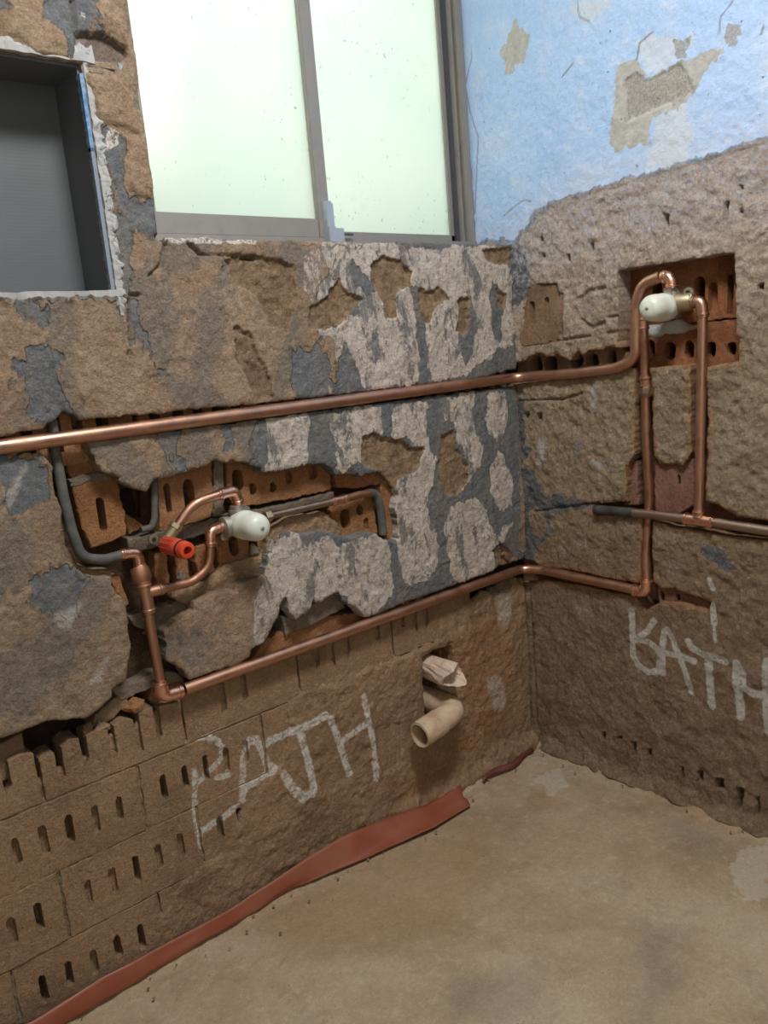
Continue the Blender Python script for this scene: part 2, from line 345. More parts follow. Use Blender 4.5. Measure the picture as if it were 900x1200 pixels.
def mat_glass():
    t = NT('obscure_glass'); nt = t.t
    nt.nodes.remove(t.b); o = nt.nodes['Material Output']
    n = t.noise(5, 3); dirt = t.step(t.noise(150, 4, 0.6, 0, None, (1, 1, 0.45)), 0.645, 0.68)
    dirt = t.math('MULTIPLY', dirt, t.step(t.noise(9, 3), 0.45, 0.62))
    tint = t.ramp(n, [(0.3, (0.90, 0.97, 0.92)), (0.7, (0.96, 1.0, 0.94))])
    tint = t.mix(t.math('MULTIPLY', dirt, 0.75), tint, (0.20, 0.20, 0.17))
    tr = t.n('ShaderNodeBsdfTranslucent'); t.l(tint, tr.inputs['Color'])
    rf = t.n('ShaderNodeBsdfRefraction'); rf.inputs['Roughness'].default_value = 0.75; rf.inputs['IOR'].default_value = 1.1; t.l(tint, rf.inputs['Color'])
    gl = t.n('ShaderNodeBsdfGlossy'); gl.inputs['Roughness'].default_value = 0.25
    m1 = t.n('ShaderNodeMixShader'); m1.inputs[0].default_value = 0.35; t.l(tr.outputs[0], m1.inputs[1]); t.l(rf.outputs[0], m1.inputs[2])
    m2 = t.n('ShaderNodeMixShader'); m2.inputs[0].default_value = 0.04; t.l(m1.outputs[0], m2.inputs[1]); t.l(gl.outputs[0], m2.inputs[2])
    t.l(m2.outputs[0], o.inputs['Surface'])
    return t.m
M['glass'] = mat_glass()

# ------------------------------------------------------------------ object helpers
def link(name, me, mat, parent=None, smooth=False):
    o = bpy.data.objects.new(name, me); COL.objects.link(o)
    if mat is not None: me.materials.append(M[mat] if isinstance(mat, str) else mat)
    if parent is not None: o.parent = parent
    if smooth: me.polygons.foreach_set('use_smooth', [True] * len(me.polygons))
    return o
def ob(name, bm, mat, parent=None, smooth=False):
    bmesh.ops.recalc_face_normals(bm, faces=bm.faces)
    me = bpy.data.meshes.new(name); bm.to_mesh(me); bm.free()
    o = link(name, me, mat, parent, smooth)
    if smooth:
        bm2 = None
        me.set_sharp_from_angle(angle=math.radians(42))
    return o
def empty(name, loc, label, cat, group=None):
    o = bpy.data.objects.new(name, None); COL.objects.link(o); o.location = loc; o.empty_display_size = 0.02
    tag(o, label, cat, group); return o
def tag(o, label, cat, group=None):
    o['label'] = label; o['category'] = cat
    if group: o['group'] = group
    return o
def struct(o): o['kind'] = 'structure'; return o
def kid(o, parent):                       # parent keeping world place (parents are unrotated empties)
    o.parent = parent; o.location = -Vector(parent.location); return o
def box(bm, a, b):
    x0, y0, z0 = a; x1, y1, z1 = b
    v = [bm.verts.new(p) for p in ((x0, y0, z0), (x1, y0, z0), (x1, y1, z0), (x0, y1, z0), (x0, y0, z1), (x1, y0, z1), (x1, y1, z1), (x0, y1, z1))]
    for f in ((0, 3, 2, 1), (4, 5, 6, 7), (0, 1, 5, 4), (1, 2, 6, 5), (2, 3, 7, 6), (3, 0, 4, 7)): bm.faces.new([v[i] for i in f])
def boxes(name, lst, mat, parent=None, bev=0.0):
    bm = bmesh.new()
    for a, b in lst: box(bm, a, b)
    if bev: bmesh.ops.bevel(bm, geom=bm.edges[:], offset=bev, segments=2, affect='EDGES')
    return ob(name, bm, mat, parent)

# frames: 'L' (s=x, depth=y) and 'R' (s=y, depth=x)
def to3(fr, s, z, d):
    return (s, d, z) if fr == 'L' else (d, s, z)

def skin(name, fr, sa, za, sdf_fn, disp_fn, attr_fn, thick, mat, parent):
    S, Z = np.meshgrid(sa, za)
    sd = sdf_fn(S, Z); D = disp_fn(S, Z, sd); attrs = attr_fn(S, Z)
    nz, ns = S.shape
    q = (sd[:-1, :-1] + sd[1:, :-1] + sd[1:, 1:] + sd[:-1, 1:]) * 0.25
    keep = q > 0
    idx = np.arange(nz * ns).reshape(nz, ns)
    f = np.stack([idx[:-1, :-1], idx[:-1, 1:], idx[1:, 1:], idx[1:, :-1]], -1)[keep]
    # snap border to the outline
    gz, gs = np.gradient(sd, za, sa)
    gl = np.sqrt(gz * gz + gs * gs) + 1e-6
    stp = min(np.diff(sa).min(), np.diff(za).min()) * 1.2
    near = (np.abs(sd) < stp)
    used = np.zeros(nz * ns, bool); used[f.ravel()] = True
    e = np.concatenate([f[:, [0, 1]], f[:, [1, 2]], f[:, [2, 3]], f[:, [3, 0]]])
    key = np.minimum(e[:, 0], e[:, 1]).astype(np.int64) * (nz * ns) + np.maximum(e[:, 0], e[:, 1])
    u, inv, cnt = np.unique(key, return_inverse=True, return_counts=True)
    be = e[cnt[inv] == 1]
    onb = np.zeros(nz * ns, bool); onb[be.ravel()] = True; onb = onb.reshape(nz, ns)
    mv = near & onb
    Sn = np.where(mv, S - np.clip(sd / gl, -stp, stp) * gs / gl, S)
    Zn = np.where(mv, Z - np.clip(sd / gl, -stp, stp) * gz / gl, Z)
    X = np.stack([Sn.ravel(), Zn.ravel(), D.ravel()], -1)
    A = [a.reshape(-1, 4) for a in attrs]
    # boundary walls going in
    bv = np.unique(be); mp = np.full(nz * ns, -1); mp[bv] = nz * ns + np.arange(len(bv))
    back = X[bv].copy(); th = thick(back[:, 0], back[:, 1]) if callable(thick) else thick
    back[:, 2] = np.maximum(back[:, 2] + 0.004, th)
    X = np.concatenate([X, back]); A = [np.concatenate([a, a[bv]]) for a in A]
    wf = np.stack([be[:, 1], be[:, 0], mp[be[:, 0]], mp[be[:, 1]]], -1)
    f = np.concatenate([f, wf]); nfront = len(f) - len(wf)
    used = np.unique(f); rem = np.full(len(X), -1); rem[used] = np.arange(len(used))
    f = rem[f]; X = X[used]; A = [a[used] for a in A]
    P = np.stack([X[:, 0], X[:, 2], X[:, 1]], -1) if fr == 'L' else np.stack([X[:, 2], X[:, 0], X[:, 1]], -1)
    if fr == 'R': f = f[:, ::-1]
    me = bpy.data.meshes.new(name)
    me.vertices.add(len(P)); me.vertices.foreach_set('co', P.astype(np.float32).ravel())
    me.loops.add(f.size); me.loops.foreach_set('vertex_index', f.astype(np.int32).ravel())
    me.polygons.add(len(f)); me.polygons.foreach_set('loop_start', (np.arange(len(f)) * 4).astype(np.int32))
    me.update(calc_edges=True)
    for i, a in enumerate(A):
        at = me.attributes.new('m%d' % (i + 1), 'FLOAT_COLOR', 'POINT'); at.data.foreach_set('color', a.astype(np.float32).ravel())
    sm_ = np.zeros(len(f), bool); sm_[:nfront] = True
    me.polygons.foreach_set('use_smooth', sm_)
    return link(name, me, mat, parent)

def stadium(c, w, h, n=5, jit=0.0012):
    pts = []; r = w / 2; a = max(h / 2 - r, 0.0005)
    for i in range(n + 1): t = math.pi * i / n; pts.append((c[0] + r * math.cos(t), c[1] + a + r * math.sin(t)))
    for i in range(n + 1): t = math.pi + math.pi * i / n; pts.append((c[0] + r * math.cos(t), c[1] - a + r * math.sin(t)))
    return [(p[0] + random.uniform(-jit, jit), p[1] + random.uniform(-jit, jit)) for p in pts]
def rough_outline(poly, seg=0.009, jit=0.0014):
    out = []; n = len(poly)
    for i in range(n):
        a = poly[i]; b = poly[(i + 1) % n]; l = math.hypot(b[0] - a[0], b[1] - a[1]); k = max(1, int(l / seg))
        for j in range(k):
            t = j / k; out.append((a[0] + (b[0] - a[0]) * t + random.uniform(-jit, jit), a[1] + (b[1] - a[1]) * t + random.uniform(-jit, jit)))
    return out
def piece(name, fr, outline, holes, d, back, mat, parent, seg=0.009, jit=0.0014, tilt=0.002, chamf=0.0018):
    """solid broken brick: outline + slots (poly, depth) in wall coordinates, front at depth d"""
    o = rough_outline(outline, seg, jit); n = len(o)
    if sum(o[i][0] * o[(i + 1) % n][1] - o[(i + 1) % n][0] * o[i][1] for i in range(n)) < 0: o.reverse()
    ins = []
    for i in range(n):
        a = o[i - 1]; b = o[(i + 1) % n]; tx, tz = b[0] - a[0], b[1] - a[1]; l = math.hypot(tx, tz) + 1e-9
        ins.append((o[i][0] - tz / l * chamf, o[i][1] + tx / l * chamf))
    ta, tb = random.uniform(-tilt, tilt) / 0.1, random.uniform(-tilt, tilt) / 0.1
    cs = sum(p[0] for p in o) / n; cz = sum(p[1] for p in o) / n
    dd = lambda p: d + ta * (p[0] - cs) + tb * (p[1] - cz)
    bm = bmesh.new()
    V = lambda p, dep: bm.verts.new(to3(fr, p[0], p[1], dep))
    fi = [V(p, dd(p)) for p in ins]; fo = [V(p, dd(p) + chamf * random.uniform(0.5, 1.6)) for p in o]; bo = [V(p, back) for p in o]
    loops = [[Vector((p[0], p[1], 0)) for p in ins]]; allv = list(fi)
    hv = []
    for hp, hd in holes:
        v = [V(p, dd(p)) for p in hp]; hv.append((v, hp, hd)); loops.append([Vector((p[0], p[1], 0)) for p in hp]); allv += v
    for t in tessellate_polygon(loops):
        try: bm.faces.new([allv[i] for i in t])
        except ValueError: pass
    for i in range(n):
        j = (i + 1) % n
        bm.faces.new((fi[i], fi[j], fo[j], fo[i])); bm.faces.new((fo[i], fo[j], bo[j], bo[i]))
    for v, hp, hd in hv:
        w = [V(p, dd(p) + hd + random.uniform(-.002, .002)) for p in hp]; k = len(v)
        for i in range(k):
            try: bm.faces.new((v[i], v[(i + 1) % k], w[(i + 1) % k], w[i]))
            except ValueError: pass
        c = V((sum(p[0] for p in hp) / k, sum(p[1] for p in hp) / k), d + hd + 0.002)
        for i in range(k): bm.faces.new((w[i], w[(i + 1) % k], c))
    return ob(name, bm, mat, parent)

# tubes -------------------------------------------------------------
def fillet(pts, rad, seg=8):
    P = [Vector(p) for p in pts]; out = [P[0]]
    for i in range(1, len(P) - 1):
        r = rad[i] if isinstance(rad, (list, tuple)) else rad
        a = (P[i - 1] - P[i]); b = (P[i + 1] - P[i]); la, lb = a.length, b.length; a.normalize(); b.normalize()
        ang = a.angle(b)
        if ang > 3.08: out.append(P[i]); continue
        t = min(r / math.tan(ang / 2), la * 0.48, lb * 0.48)
        p0 = P[i] + a * t; p1 = P[i] + b * t
        for k in range(seg + 1):
            u = k / seg; out.append(p0 * (1 - u) ** 2 + P[i] * 2 * u * (1 - u) + p1 * u * u)
    out.append(P[-1]); return out
def tube(bm, pts, r, n=18, cap=True, inner=None, squash=None):
    P = [Vector(p) for p in pts]; R_ = r if isinstance(r, (list, tuple)) else [r] * len(P)
    T = []
    for i in range(len(P)):
        t = (P[min(i + 1, len(P) - 1)] - P[max(i - 1, 0)])
        T.append(t.normalized() if t.length > 1e-9 else (T[-1] if T else Vector((0, 0, 1))))
    ref = Vector((0, 0, 1)) if abs(T[0].z) < 0.9 else Vector((1, 0, 0))
    u = T[0].cross(ref).normalized(); rings = []
    for i, p in enumerate(P):
        u = (u - T[i] * u.dot(T[i])).normalized(); v = T[i].cross(u)
        rings.append([bm.verts.new(p + (u * math.cos(2 * math.pi * k / n) + v * math.sin(2 * math.pi * k / n)) * R_[i]) for k in range(n)])
    for a, b in zip(rings[:-1], rings[1:]):
        for k in range(n): bm.faces.new((a[k], a[(k + 1) % n], b[(k + 1) % n], b[k]))
    if cap:
        bm.faces.new(rings[0][::-1]); bm.faces.new(rings[-1])
    return rings
def pipe(name, pts, r, mat, parent, rad=0.03):
    bm = bmesh.new(); tube(bm, fillet(pts, rad), r); return kid(ob(name, bm, mat, None, True), parent)
def fitting(name, pts, r, mat, parent, rad=0.014, bead=True):
    """soldered capillary fitting: a slightly wider sleeve with a raised bead near each open end"""
    bm = bmesh.new(); P = fillet(pts, rad, 6)
    # resample so that both ends have bead rings
    d0 = (P[1] - P[0]).normalized(); d1 = (P[-2] - P[-1]).normalized()
    prof = [(0.0, 1.02), (0.0, 1.16), (0.003, 1.18), (0.004, 1.34), (0.0065, 1.34), (0.0075, 1.18)]
    A = [(P[0] + d0 * q, w) for q, w in prof] if bead else [(P[0], 1.0), (P[0], 1.16)]
    B = [(P[-1] + d1 * q, w) for q, w in prof][::-1] if bead else [(P[-1], 1.16), (P[-1], 1.0)]
    mid = [(p, 1.18) for p in P[1:-1] if (p - P[0]).length > 0.008 and (p - P[-1]).length > 0.008]
    al = A + mid + B
    pts2 = []; rr = []
    for p, w in al:
        if pts2 and (p - pts2[-1]).length < 1e-5: p = p + (d0 if len(pts2) < 4 else -d1) * 0.00015
        pts2.append(p); rr.append(r * w)
    tube(bm, pts2, rr, 20); return kid(ob(name, bm, mat, None, True), parent)
def hexnut(name, c, axis, r, h, mat, parent):
    bm = bmesh.new(); a = Vector(axis).normalized(); c = Vector(c)
    tube(bm, [c - a * h / 2, c - a * h * 0.38, c + a * h * 0.38, c + a * h / 2], [r * 0.9, r, r, r * 0.9], 6)
    return kid(ob(name, bm, mat), parent)
def lathe(name, c, axis, prof, mat, parent, n=32):
    bm = bmesh.new(); a = Vector(axis).normalized(); c = Vector(c); pts = []; rr = []
    for q, w in prof: pts.append(c + a * q); rr.append(w)
    # keep tangents on the axis
    rings = []; ref = Vector((0, 0, 1)) if abs(a.z) < 0.9 else Vector((1, 0, 0)); u = a.cross(ref).normalized(); v = a.cross(u)
    for p, w in zip(pts, rr): rings.append([bm.verts.new(p + (u * math.cos(2 * math.pi * k / n) + v * math.sin(2 * math.pi * k / n)) * w) for k in range(n)])
    for x, y in zip(rings[:-1], rings[1:]):
        for k in range(n): bm.faces.new((x[k], x[(k + 1) % n], y[(k + 1) % n], y[k]))
    bm.faces.new(rings[0][::-1]); bm.faces.new(rings[-1])
    return kid(ob(name, bm, mat, None, True), parent)

# ================================================================== SETTING
NX0, NX1, NZ0, NZ1 = -1.26, -0.926, 1.122, 1.432         # tiled niche opening
WX0, WZ0 = -0.836, 1.2                                    # window opening (right side is the pipe wall)
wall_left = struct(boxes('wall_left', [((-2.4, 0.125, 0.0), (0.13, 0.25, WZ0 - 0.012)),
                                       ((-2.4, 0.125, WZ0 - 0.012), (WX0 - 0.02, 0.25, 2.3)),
                                       ((WX0 - 0.02, 0.125, 2.12), (0.13, 0.25, 2.3))], 'core_shade'))
wall_right = struct(boxes('wall_right', [((0.135, -2.3, 0.0), (0.27, 0.25, 2.3))], 'core_shade'))
wall_back = struct(boxes('wall_back', [((-2.4, -2.42, 0), (-2.2, -2.3, 2.3)), ((-1.3, -2.42, 0), (0.1, -2.3, 2.3)), ((-2.2, -2.42, 2.2), (-1.3, -2.3, 2.3))], 'white_wall'))
wall_side = struct(boxes('wall_side', [((-2.52, -2.42, 0), (-2.4, 0.25, 2.3))], 'white_wall'))
ceiling = struct(boxes('ceiling', [((-2.52, -2.42, 2.3), (0.25, 0.25, 2.4))], 'white_wall'))

# ---- plaster on the window wall (upper)
EDGE = [(0, 865), (27, 857), (53, 845), (78, 843), (100, 841), (114, 832), (132, 818), (132, 808), (148, 798), (150, 774), (154, 756), (149, 738),
        (150, 720), (147, 707), (133, 690), (128, 677), (100, 675), (80, 657), (73, 633), (72, 600), (63, 573), (62, 547), (45, 529), (0, 535),
        (-60, 540), (-60, 514), (0, 512), (30, 506), (50, 504), (57, 496), (66, 493), (74, 481), (80, 484), (89, 488), (94, 493), (124, 489), (160, 486), (180, 485), (217, 480),
        (267, 476), (300, 473), (350, 467), (433, 458), (500, 450), (560, 443), (596, 434), (640, 428), (640, 446), (600, 453), (500, 466), (400, 478), (300, 493), (200, 505), (103, 517),
        (106, 530), (110, 534), (113, 542), (120, 552), (140, 560), (138, 564), (150, 570), (172, 576), (180, 562), (202, 559), (228, 549), (242, 546), (252, 538), (266, 542),
        (272, 539), (288, 542), (306, 548), (308, 553), (330, 552), (348, 548), (360, 544), (380, 544), (386, 548), (394, 556), (408, 555), (424, 558), (442, 553), (448, 554), (460, 568),
        (466, 578), (462, 596), (467, 616), (466, 632), (452, 634), (436, 623), (420, 628), (398, 628), (380, 621), (366, 624), (352, 626), (340, 624), (332, 624), (320, 630),
        (318, 642), (313, 658), (310, 674), (300, 678), (278, 686), (274, 692), (250, 696), (227, 706), (226, 715), (208, 728), (192, 740), (195, 750), (196, 774), (214, 784), (220, 796),
        (280, 778), (293, 769), (296, 760), (309, 753), (318, 736), (327, 724), (328, 709), (337, 696), (338, 718), (347, 727), (364, 713), (367, 702), (373, 707), (396, 694),
        (400, 704), (418, 713), (427, 724), (440, 720), (458, 713), (480, 704), (520, 690), (534, 684), (551, 679), (573, 671), (582, 665), (598, 661), (640, 640), (700, 900), (-200, 1300), (-200, 880)]
cutL = Lp(EDGE)
GREY = [[(15, 395), (60, 395), (75, 430), (72, 470), (88, 488), (60, 500), (45, 505), (28, 470), (22, 430)], [(26, 355), (55, 360), (67, 393), (40, 385)],
        [(0, 535), (45, 532), (62, 560), (63, 590), (40, 590), (15, 600), (0, 592)],
        [(77, 657), (110, 677), (100, 697), (83, 727), (57, 723), (27, 707), (37, 683)],
        [(123, 158), (145, 165), (150, 215), (165, 233), (183, 230), (187, 262), (160, 278), (150, 300), (165, 370), (185, 420), (195, 440), (180, 445), (160, 400), (143, 350), (140, 285), (132, 225), (122, 180)],
        [(43, 0), (114, 0), (113, 32), (90, 36), (89, 66), (84, 60), (76, 32), (53, 16)], [(-20, 0), (13, 0), (12, 8), (0, 18), (-20, 25)],
        [(190, 507), (207, 505), (205, 530), (220, 550), (193, 560), (188, 540)], [(258, 498), (275, 497), (277, 532), (262, 530)],
        [(395, 288), (430, 281), (600, 284), (612, 655), (430, 728), (330, 700), (308, 680), (320, 640), (340, 618), (300, 556), (302, 490), (345, 480), (338, 405), (375, 398), (390, 440), (398, 400), (370, 350)]]
WHITE = [[(352, 300), (385, 285), (430, 283), (470, 290), (590, 290), (600, 330), (602, 400), (560, 425), (540, 440), (505, 447), (500, 400), (490, 452), (430, 458), (385, 462), (388, 440), (398, 400), (375, 390), (362, 350)],
         [(310, 490), (360, 487), (360, 545), (340, 550), (312, 552), (313, 520)],
         [(378, 485), (443, 477), (446, 510), (430, 520), (427, 540), (400, 553), (392, 550), (395, 520), (385, 500)],
         [(460, 475), (500, 470), (500, 520), (510, 540), (508, 570), (500, 590), (502, 610), (515, 640), (514, 660), (500, 680), (480, 685), (472, 675), (468, 640), (468, 610), (462, 590), (466, 560), (490, 550), (495, 530), (475, 512), (460, 510)],
         [(520, 468), (555, 462), (553, 490), (563, 520), (562, 545), (545, 570), (540, 573), (548, 540), (535, 515), (530, 495), (522, 490)],
         [(571, 465), (592, 460), (593, 500), (585, 515), (573, 510), (570, 490)], [(584, 530), (600, 560), (598, 590), (590, 600), (575, 580), (573, 550)],
         [(527, 595), (540, 588), (556, 586), (570, 600), (577, 625), (585, 625), (592, 612), (600, 612), (590, 635), (578, 640), (578, 665), (560, 672), (540, 685), (530, 680), (526, 650), (520, 620)],
         [(320, 640), (345, 622), (360, 640), (385, 625), (400, 640), (450, 625), (458, 650), (460, 690), (445, 715), (428, 724), (415, 710), (396, 692), (370, 705), (345, 727), (335, 710), (325, 725), (305, 755), (298, 760), (300, 700), (312, 675)]]
WSUB = [[(480, 335), (497, 345), (505, 445), (495, 452), (488, 400)], [(540, 395), (552, 350), (561, 385), (545, 430)], [(575, 330), (590, 345), (588, 400), (576, 390)], [(413, 305), (440, 335), (430, 345), (412, 330)],
        [(395, 345), (420, 350), (425, 370), (400, 365)], [(390, 460), (420, 470), (428, 455), (405, 400), (395, 420)]]
CHIP = [[(425, 512), (437, 507), (447, 514), (470, 513), (485, 525), (497, 527), (490, 550), (475, 558), (465, 562), (462, 575), (450, 560), (440, 553), (425, 545)],
        [(518, 512), (532, 502), (535, 525), (549, 545), (545, 565), (535, 583), (522, 578), (513, 560), (515, 530)],
        [(433, 310), (447, 302), (470, 305), (483, 318), (478, 335), (463, 342), (463, 370), (450, 375), (447, 350), (435, 335)],
        [(398, 328), (405, 340), (427, 350), (410, 365), (395, 380), (380, 388), (362, 383), (365, 360), (385, 345)],
        [(490, 340), (515, 338), (525, 350), (510, 362), (503, 380), (495, 370)], [(538, 350), (550, 350), (551, 385), (543, 393), (536, 385)],
        [(265, 305), (285, 300), (320, 302), (345, 310), (347, 350), (338, 390), (318, 380), (300, 345), (275, 330)],
        [(275, 380), (290, 390), (305, 420), (320, 445), (320, 465), (300, 470), (290, 440), (275, 415)],
        [(578, 645), (590, 640), (604, 650), (603, 661), (583, 667)], [(565, 293), (597, 290), (600, 306), (580, 312), (570, 305)], [(582, 340), (595, 345), (593, 362), (583, 358)]]
ORAN = [[(100, 88), (135, 90), (158, 115), (165, 158), (130, 145), (115, 140), (105, 110)], [(142, 160), (163, 160), (177, 205), (180, 220), (175, 233), (163, 230), (152, 220), (148, 190)],
        [(13, 0), (43, 0), (53, 16), (76, 32), (88, 62), (85, 70), (40, 63), (20, 45), (0, 42), (0, 20)], [(114, 0), (146, 0), (150, 60), (140, 45), (113, 33)],
        [(150, 285), (190, 275), (265, 300), (275, 330), (270, 380), (280, 440), (240, 470), (215, 420), (190, 400), (175, 350)], [(70, 400), (170, 380), (200, 440), (210, 475), (100, 485), (80, 440)], [(0, 395), (20, 400), (25, 470), (0, 500)],
        [(110, 520), (190, 510), (180, 555), (150, 565), (120, 545)], [(205, 720), (275, 695), (300, 700), (290, 755), (225, 790), (200, 765)], [(140, 270), (155, 265), (160, 310), (148, 330), (136, 300)]]
FLAT = [[(89, 37), (120, 38), (148, 56), (151, 66), (143, 73), (130, 73), (94, 70)]]
BAND = [[(45, 355), (78, 360), (84, 500), (10, 505), (25, 440), (55, 430)], [(146, 330), (190, 325), (210, 400), (190, 450), (170, 400), (160, 425), (143, 380)], [(222, 430), (240, 330), (262, 300), (272, 330), (262, 380), (250, 440)],
        [(180, 425), (235, 440), (268, 478), (195, 484)], [(318, 288), (370, 300), (352, 330), (345, 400), (352, 468), (322, 470), (335, 390)], [(-30, 595), (30, 610), (42, 650), (22, 705), (-30, 690)], [(70, 640), (128, 680), (118, 720), (88, 775), (45, 835), (-30, 860), (-30, 800), (50, 740)],
        [(112, 525), (150, 512), (175, 560), (140, 562)], [(205, 500), (240, 498), (250, 540), (215, 550)], [(195, 750), (220, 720), (245, 745), (225, 790)], [(278, 495), (305, 493), (306, 545), (285, 540)], [(185, 275), (260, 285), (240, 320), (190, 310)]]
DUST = [[(62, 718), (95, 708), (80, 735), (66, 735)], [(106, 800), (118, 775), (127, 768), (124, 785), (112, 806)], [(5, 580), (30, 545), (33, 548), (10, 590)], [(540, 500), (552, 470), (553, 500)]]
WH2 = [[(125, 145), (140, 155), (138, 170), (123, 176)], [(186, 276), (300, 281), (300, 286), (190, 284)], [(93, 12), (103, 14), (100, 26), (94, 20)]]
saL = np.concatenate([np.arange(-2.4, -1.36, 0.04), np.arange(-1.36, 0.0011, 0.0027)])
zaL = np.concatenate([np.arange(0.44, 1.56, 0.0027), np.arange(1.565, 2.31, 0.03)])
def sdfL(S, Z):
    cut = psdf(cutL, S, Z) + (fbm(S, Z, 90, 3, 3) - 0.5) * 0.006
    cut = np.where(Z < 0.44, 0.05, cut)
    sd = np.minimum(0.06, -cut)
    win = np.minimum(S - (WX0 + (fbm(S * 0 + 3, Z, 25, 3, 8) - 0.5) * 0.012), Z - (WZ0 + (fbm(S, Z * 0, 30, 3, 9) - 0.5) * 0.008))
    sd = np.minimum(sd, -win)
    ni = np.minimum(np.minimum(S - NX0 + .004, NX1 + .004 - S), np.minimum(Z - NZ0 + .004, NZ1 + .004 - Z))
    return np.minimum(sd, -ni)
chipP = [Lp(p) for p in CHIP]; flatP = [Lp(p) for p in FLAT]
LUMP = [Lp(p) for p in ORAN[:4]]
CRACK = [(Lp([(183, 277), (195, 285), (190, 310), (175, 322)]), 0.0022), (Lp([(220, 284), (235, 298), (265, 299), (300, 303)]), 0.002), (Lp([(262, 282), (265, 298), (262, 318)]), 0.002),
         (Lp([(578, 645), (585, 638), (592, 645), (590, 652), (598, 660)]), 0.002), (Lp([(150, 350), (152, 400), (151, 420)]), 0.0012), (Lp([(152, 345), (163, 346)]), 0.0025), (Lp([(85, 0), (88, 40), (90, 68)]), 0.0015)]
def flake(S, Z):
    a = fbm(S + .03 * (fbm(S, Z, 9, 2, 31) - .5), Z * .7, 13, 6, 33)
    return .5 * sm(a, .50, .512) + .5 * sm(fbm(S, Z * .55, 21, 6, 37), .56, .57)
def chipsd(S, Z): return rag(usdf(chipP, S, Z), S, Z, 55, .011)
def dispL(S, Z, sd):
    D = (fbm(S, Z, 18, 4, 1) - 0.5) * 0.005 + (fbm(S, Z, 95, 4, 2) - 0.5) * 0.0034
    c = chipsd(S, Z)
    D = D + sm(c, -0.0015, 0.002) * (0.0062 + (fbm(S, Z, 60, 4, 6) - 0.5) * 0.006)
    D = D + sm(usdf(flatP, S, Z), -0.001, 0.002) * 0.012 - flake(S, Z) * .0028
    D = D - sm(usdf(LUMP, S, Z) + (fbm(S, Z, 60, 3, 7) - 0.5) * 0.008, -0.001, 0.004) * 0.004
    D = D + sm(linesdf(CRACK, S, Z) + (fbm(S, Z, 80, 3, 39) - .5) * .006, -0.002, 0.001) * 0.009
    D = D + sm(-sd, -0.006, 0.0) * 0.002
    return D
def attrL(S, Z):
    f = lambda L_, w=0.02, a=.018, q=51: msk(rag(usdf([Lp(p) for p in L_], S, Z), S, Z, q, a, .6), w)
    wh = usdf([Lp(p) for p in WHITE], S, Z) + .002; wh = np.minimum(wh, -usdf([Lp(p) for p in WSUB], S, Z)); wh = rag(wh, S, Z, 61, .020, .45)
    a = np.stack([f(GREY, .03, .03, 71), msk(wh, .02), msk(chipsd(S, Z) + .001, .010), f(DUST, .02, .01)], -1)
    b = np.stack([f(ORAN, .05, .04, 81), f(FLAT, .01, .004), flake(S, Z), f(WH2, .012, .006)], -1)
    return [a, b, np.stack([f(BAND, .06, .05, 87), S * 0, S * 0, S * 0], -1)]
plaster = skin('plaster', 'L', saL, zaL, sdfL, dispL, attrL, lambda s, z: np.where((s > WX0 - .02) & (z > 1.15), 0.13, np.where((s < WX0 - .02) & (z > 1.1), 0.04, 0.03)), 'plasterL', wall_left)

# ---- mud render over the lower courses of the window wall
COAT = [(336, 812), (339, 856), (331, 882), (324, 897), (295, 937), (284, 952), (276, 975), (262, 1000), (232, 1020), (205, 1040), (190, 1070), (172, 1090), (190, 1112), (160, 1140), (640, 1000), (680, 690), (596, 676), (560, 700), (505, 722),
        (508, 752), (480, 765), (440, 778), (400, 790), (380, 800)]
COATH = [[(496, 770), (512, 760), (530, 756), (533, 790), (538, 832), (524, 852), (500, 842), (497, 800)], [(443, 855), (468, 851), (470, 893), (450, 905), (445, 890)]]
SPRL = [([(228, 866), (240, 864), (252, 866), (261, 874), (262, 886), (255, 897), (246, 903)], .0065), ([(229, 902), (230, 935), (229, 950), (232, 975), (236, 992)], .006), ([(236, 916), (245, 905)], .006), ([(236, 976), (250, 966), (262, 960), (275, 948)], .007),
        ([(256, 912), (268, 910)], .007), ([(286, 938), (285, 920), (286, 890), (293, 868), (301, 866), (308, 880), (318, 905)], .0075), ([(292, 922), (308, 912), (322, 900)], .0075), ([(310, 872), (332, 862)], .0085),
        ([(340, 858), (360, 850), (380, 838)], .0085), ([(352, 862), (360, 890), (366, 918), (366, 930)], .0085), ([(366, 928), (355, 934), (344, 926), (332, 908)], .0095),
        ([(386, 842), (393, 860), (400, 882), (408, 906)], .008), ([(400, 868), (418, 854), (432, 846)], .0075), ([(425, 815), (432, 845), (438, 880), (440, 912)], .0075)]
sprL = [(Lp(p, .013), r * 1.2) for p, r in SPRL]
saC = np.arange(-1.13, 0.0011, 0.0027); zaC = np.arange(0.0, 0.475, 0.0027)
coatP = Lp(COAT, .012); coatH = [Lp(p, .012) for p in COATH]
SLOTC = [[(457, 860), (460, 860), (461, 880), (457, 880)]]
def sdfC(S, Z):
    sd = psdf(coatP, S, Z) + (fbm(S, Z, 55, 4, 13) - 0.5) * 0.018
    return np.minimum(sd, -usdf(coatH, S, Z) + (fbm(S, Z, 90, 3, 14) - 0.5) * 0.004)
def dispC(S, Z, sd):
    D = 0.0105 + (fbm(S, Z, 9, 4, 11) - 0.5) * 0.008 + (fbm(S, Z, 60, 4, 12) - 0.5) * 0.008
    D = D - 0.022 * sm(0.05 - Z + (fbm(S, Z, 25, 3, 15) - 0.5) * 0.05, 0, 0.045) * sm(S, -0.55, -0.35)
    D = D + sm(Z + (fbm(S, Z, 30, 3, 16) - .5) * .03, .36, .37) * 0.003 - 0.004 * sm(S, -.25, -.0) + sm(linesdf([(Lp([(622, 690), (627, 850)]), .004)], S, Z), -.003, .001) * .004
    return D + sm(-sd, -0.012, 0) * 0.004
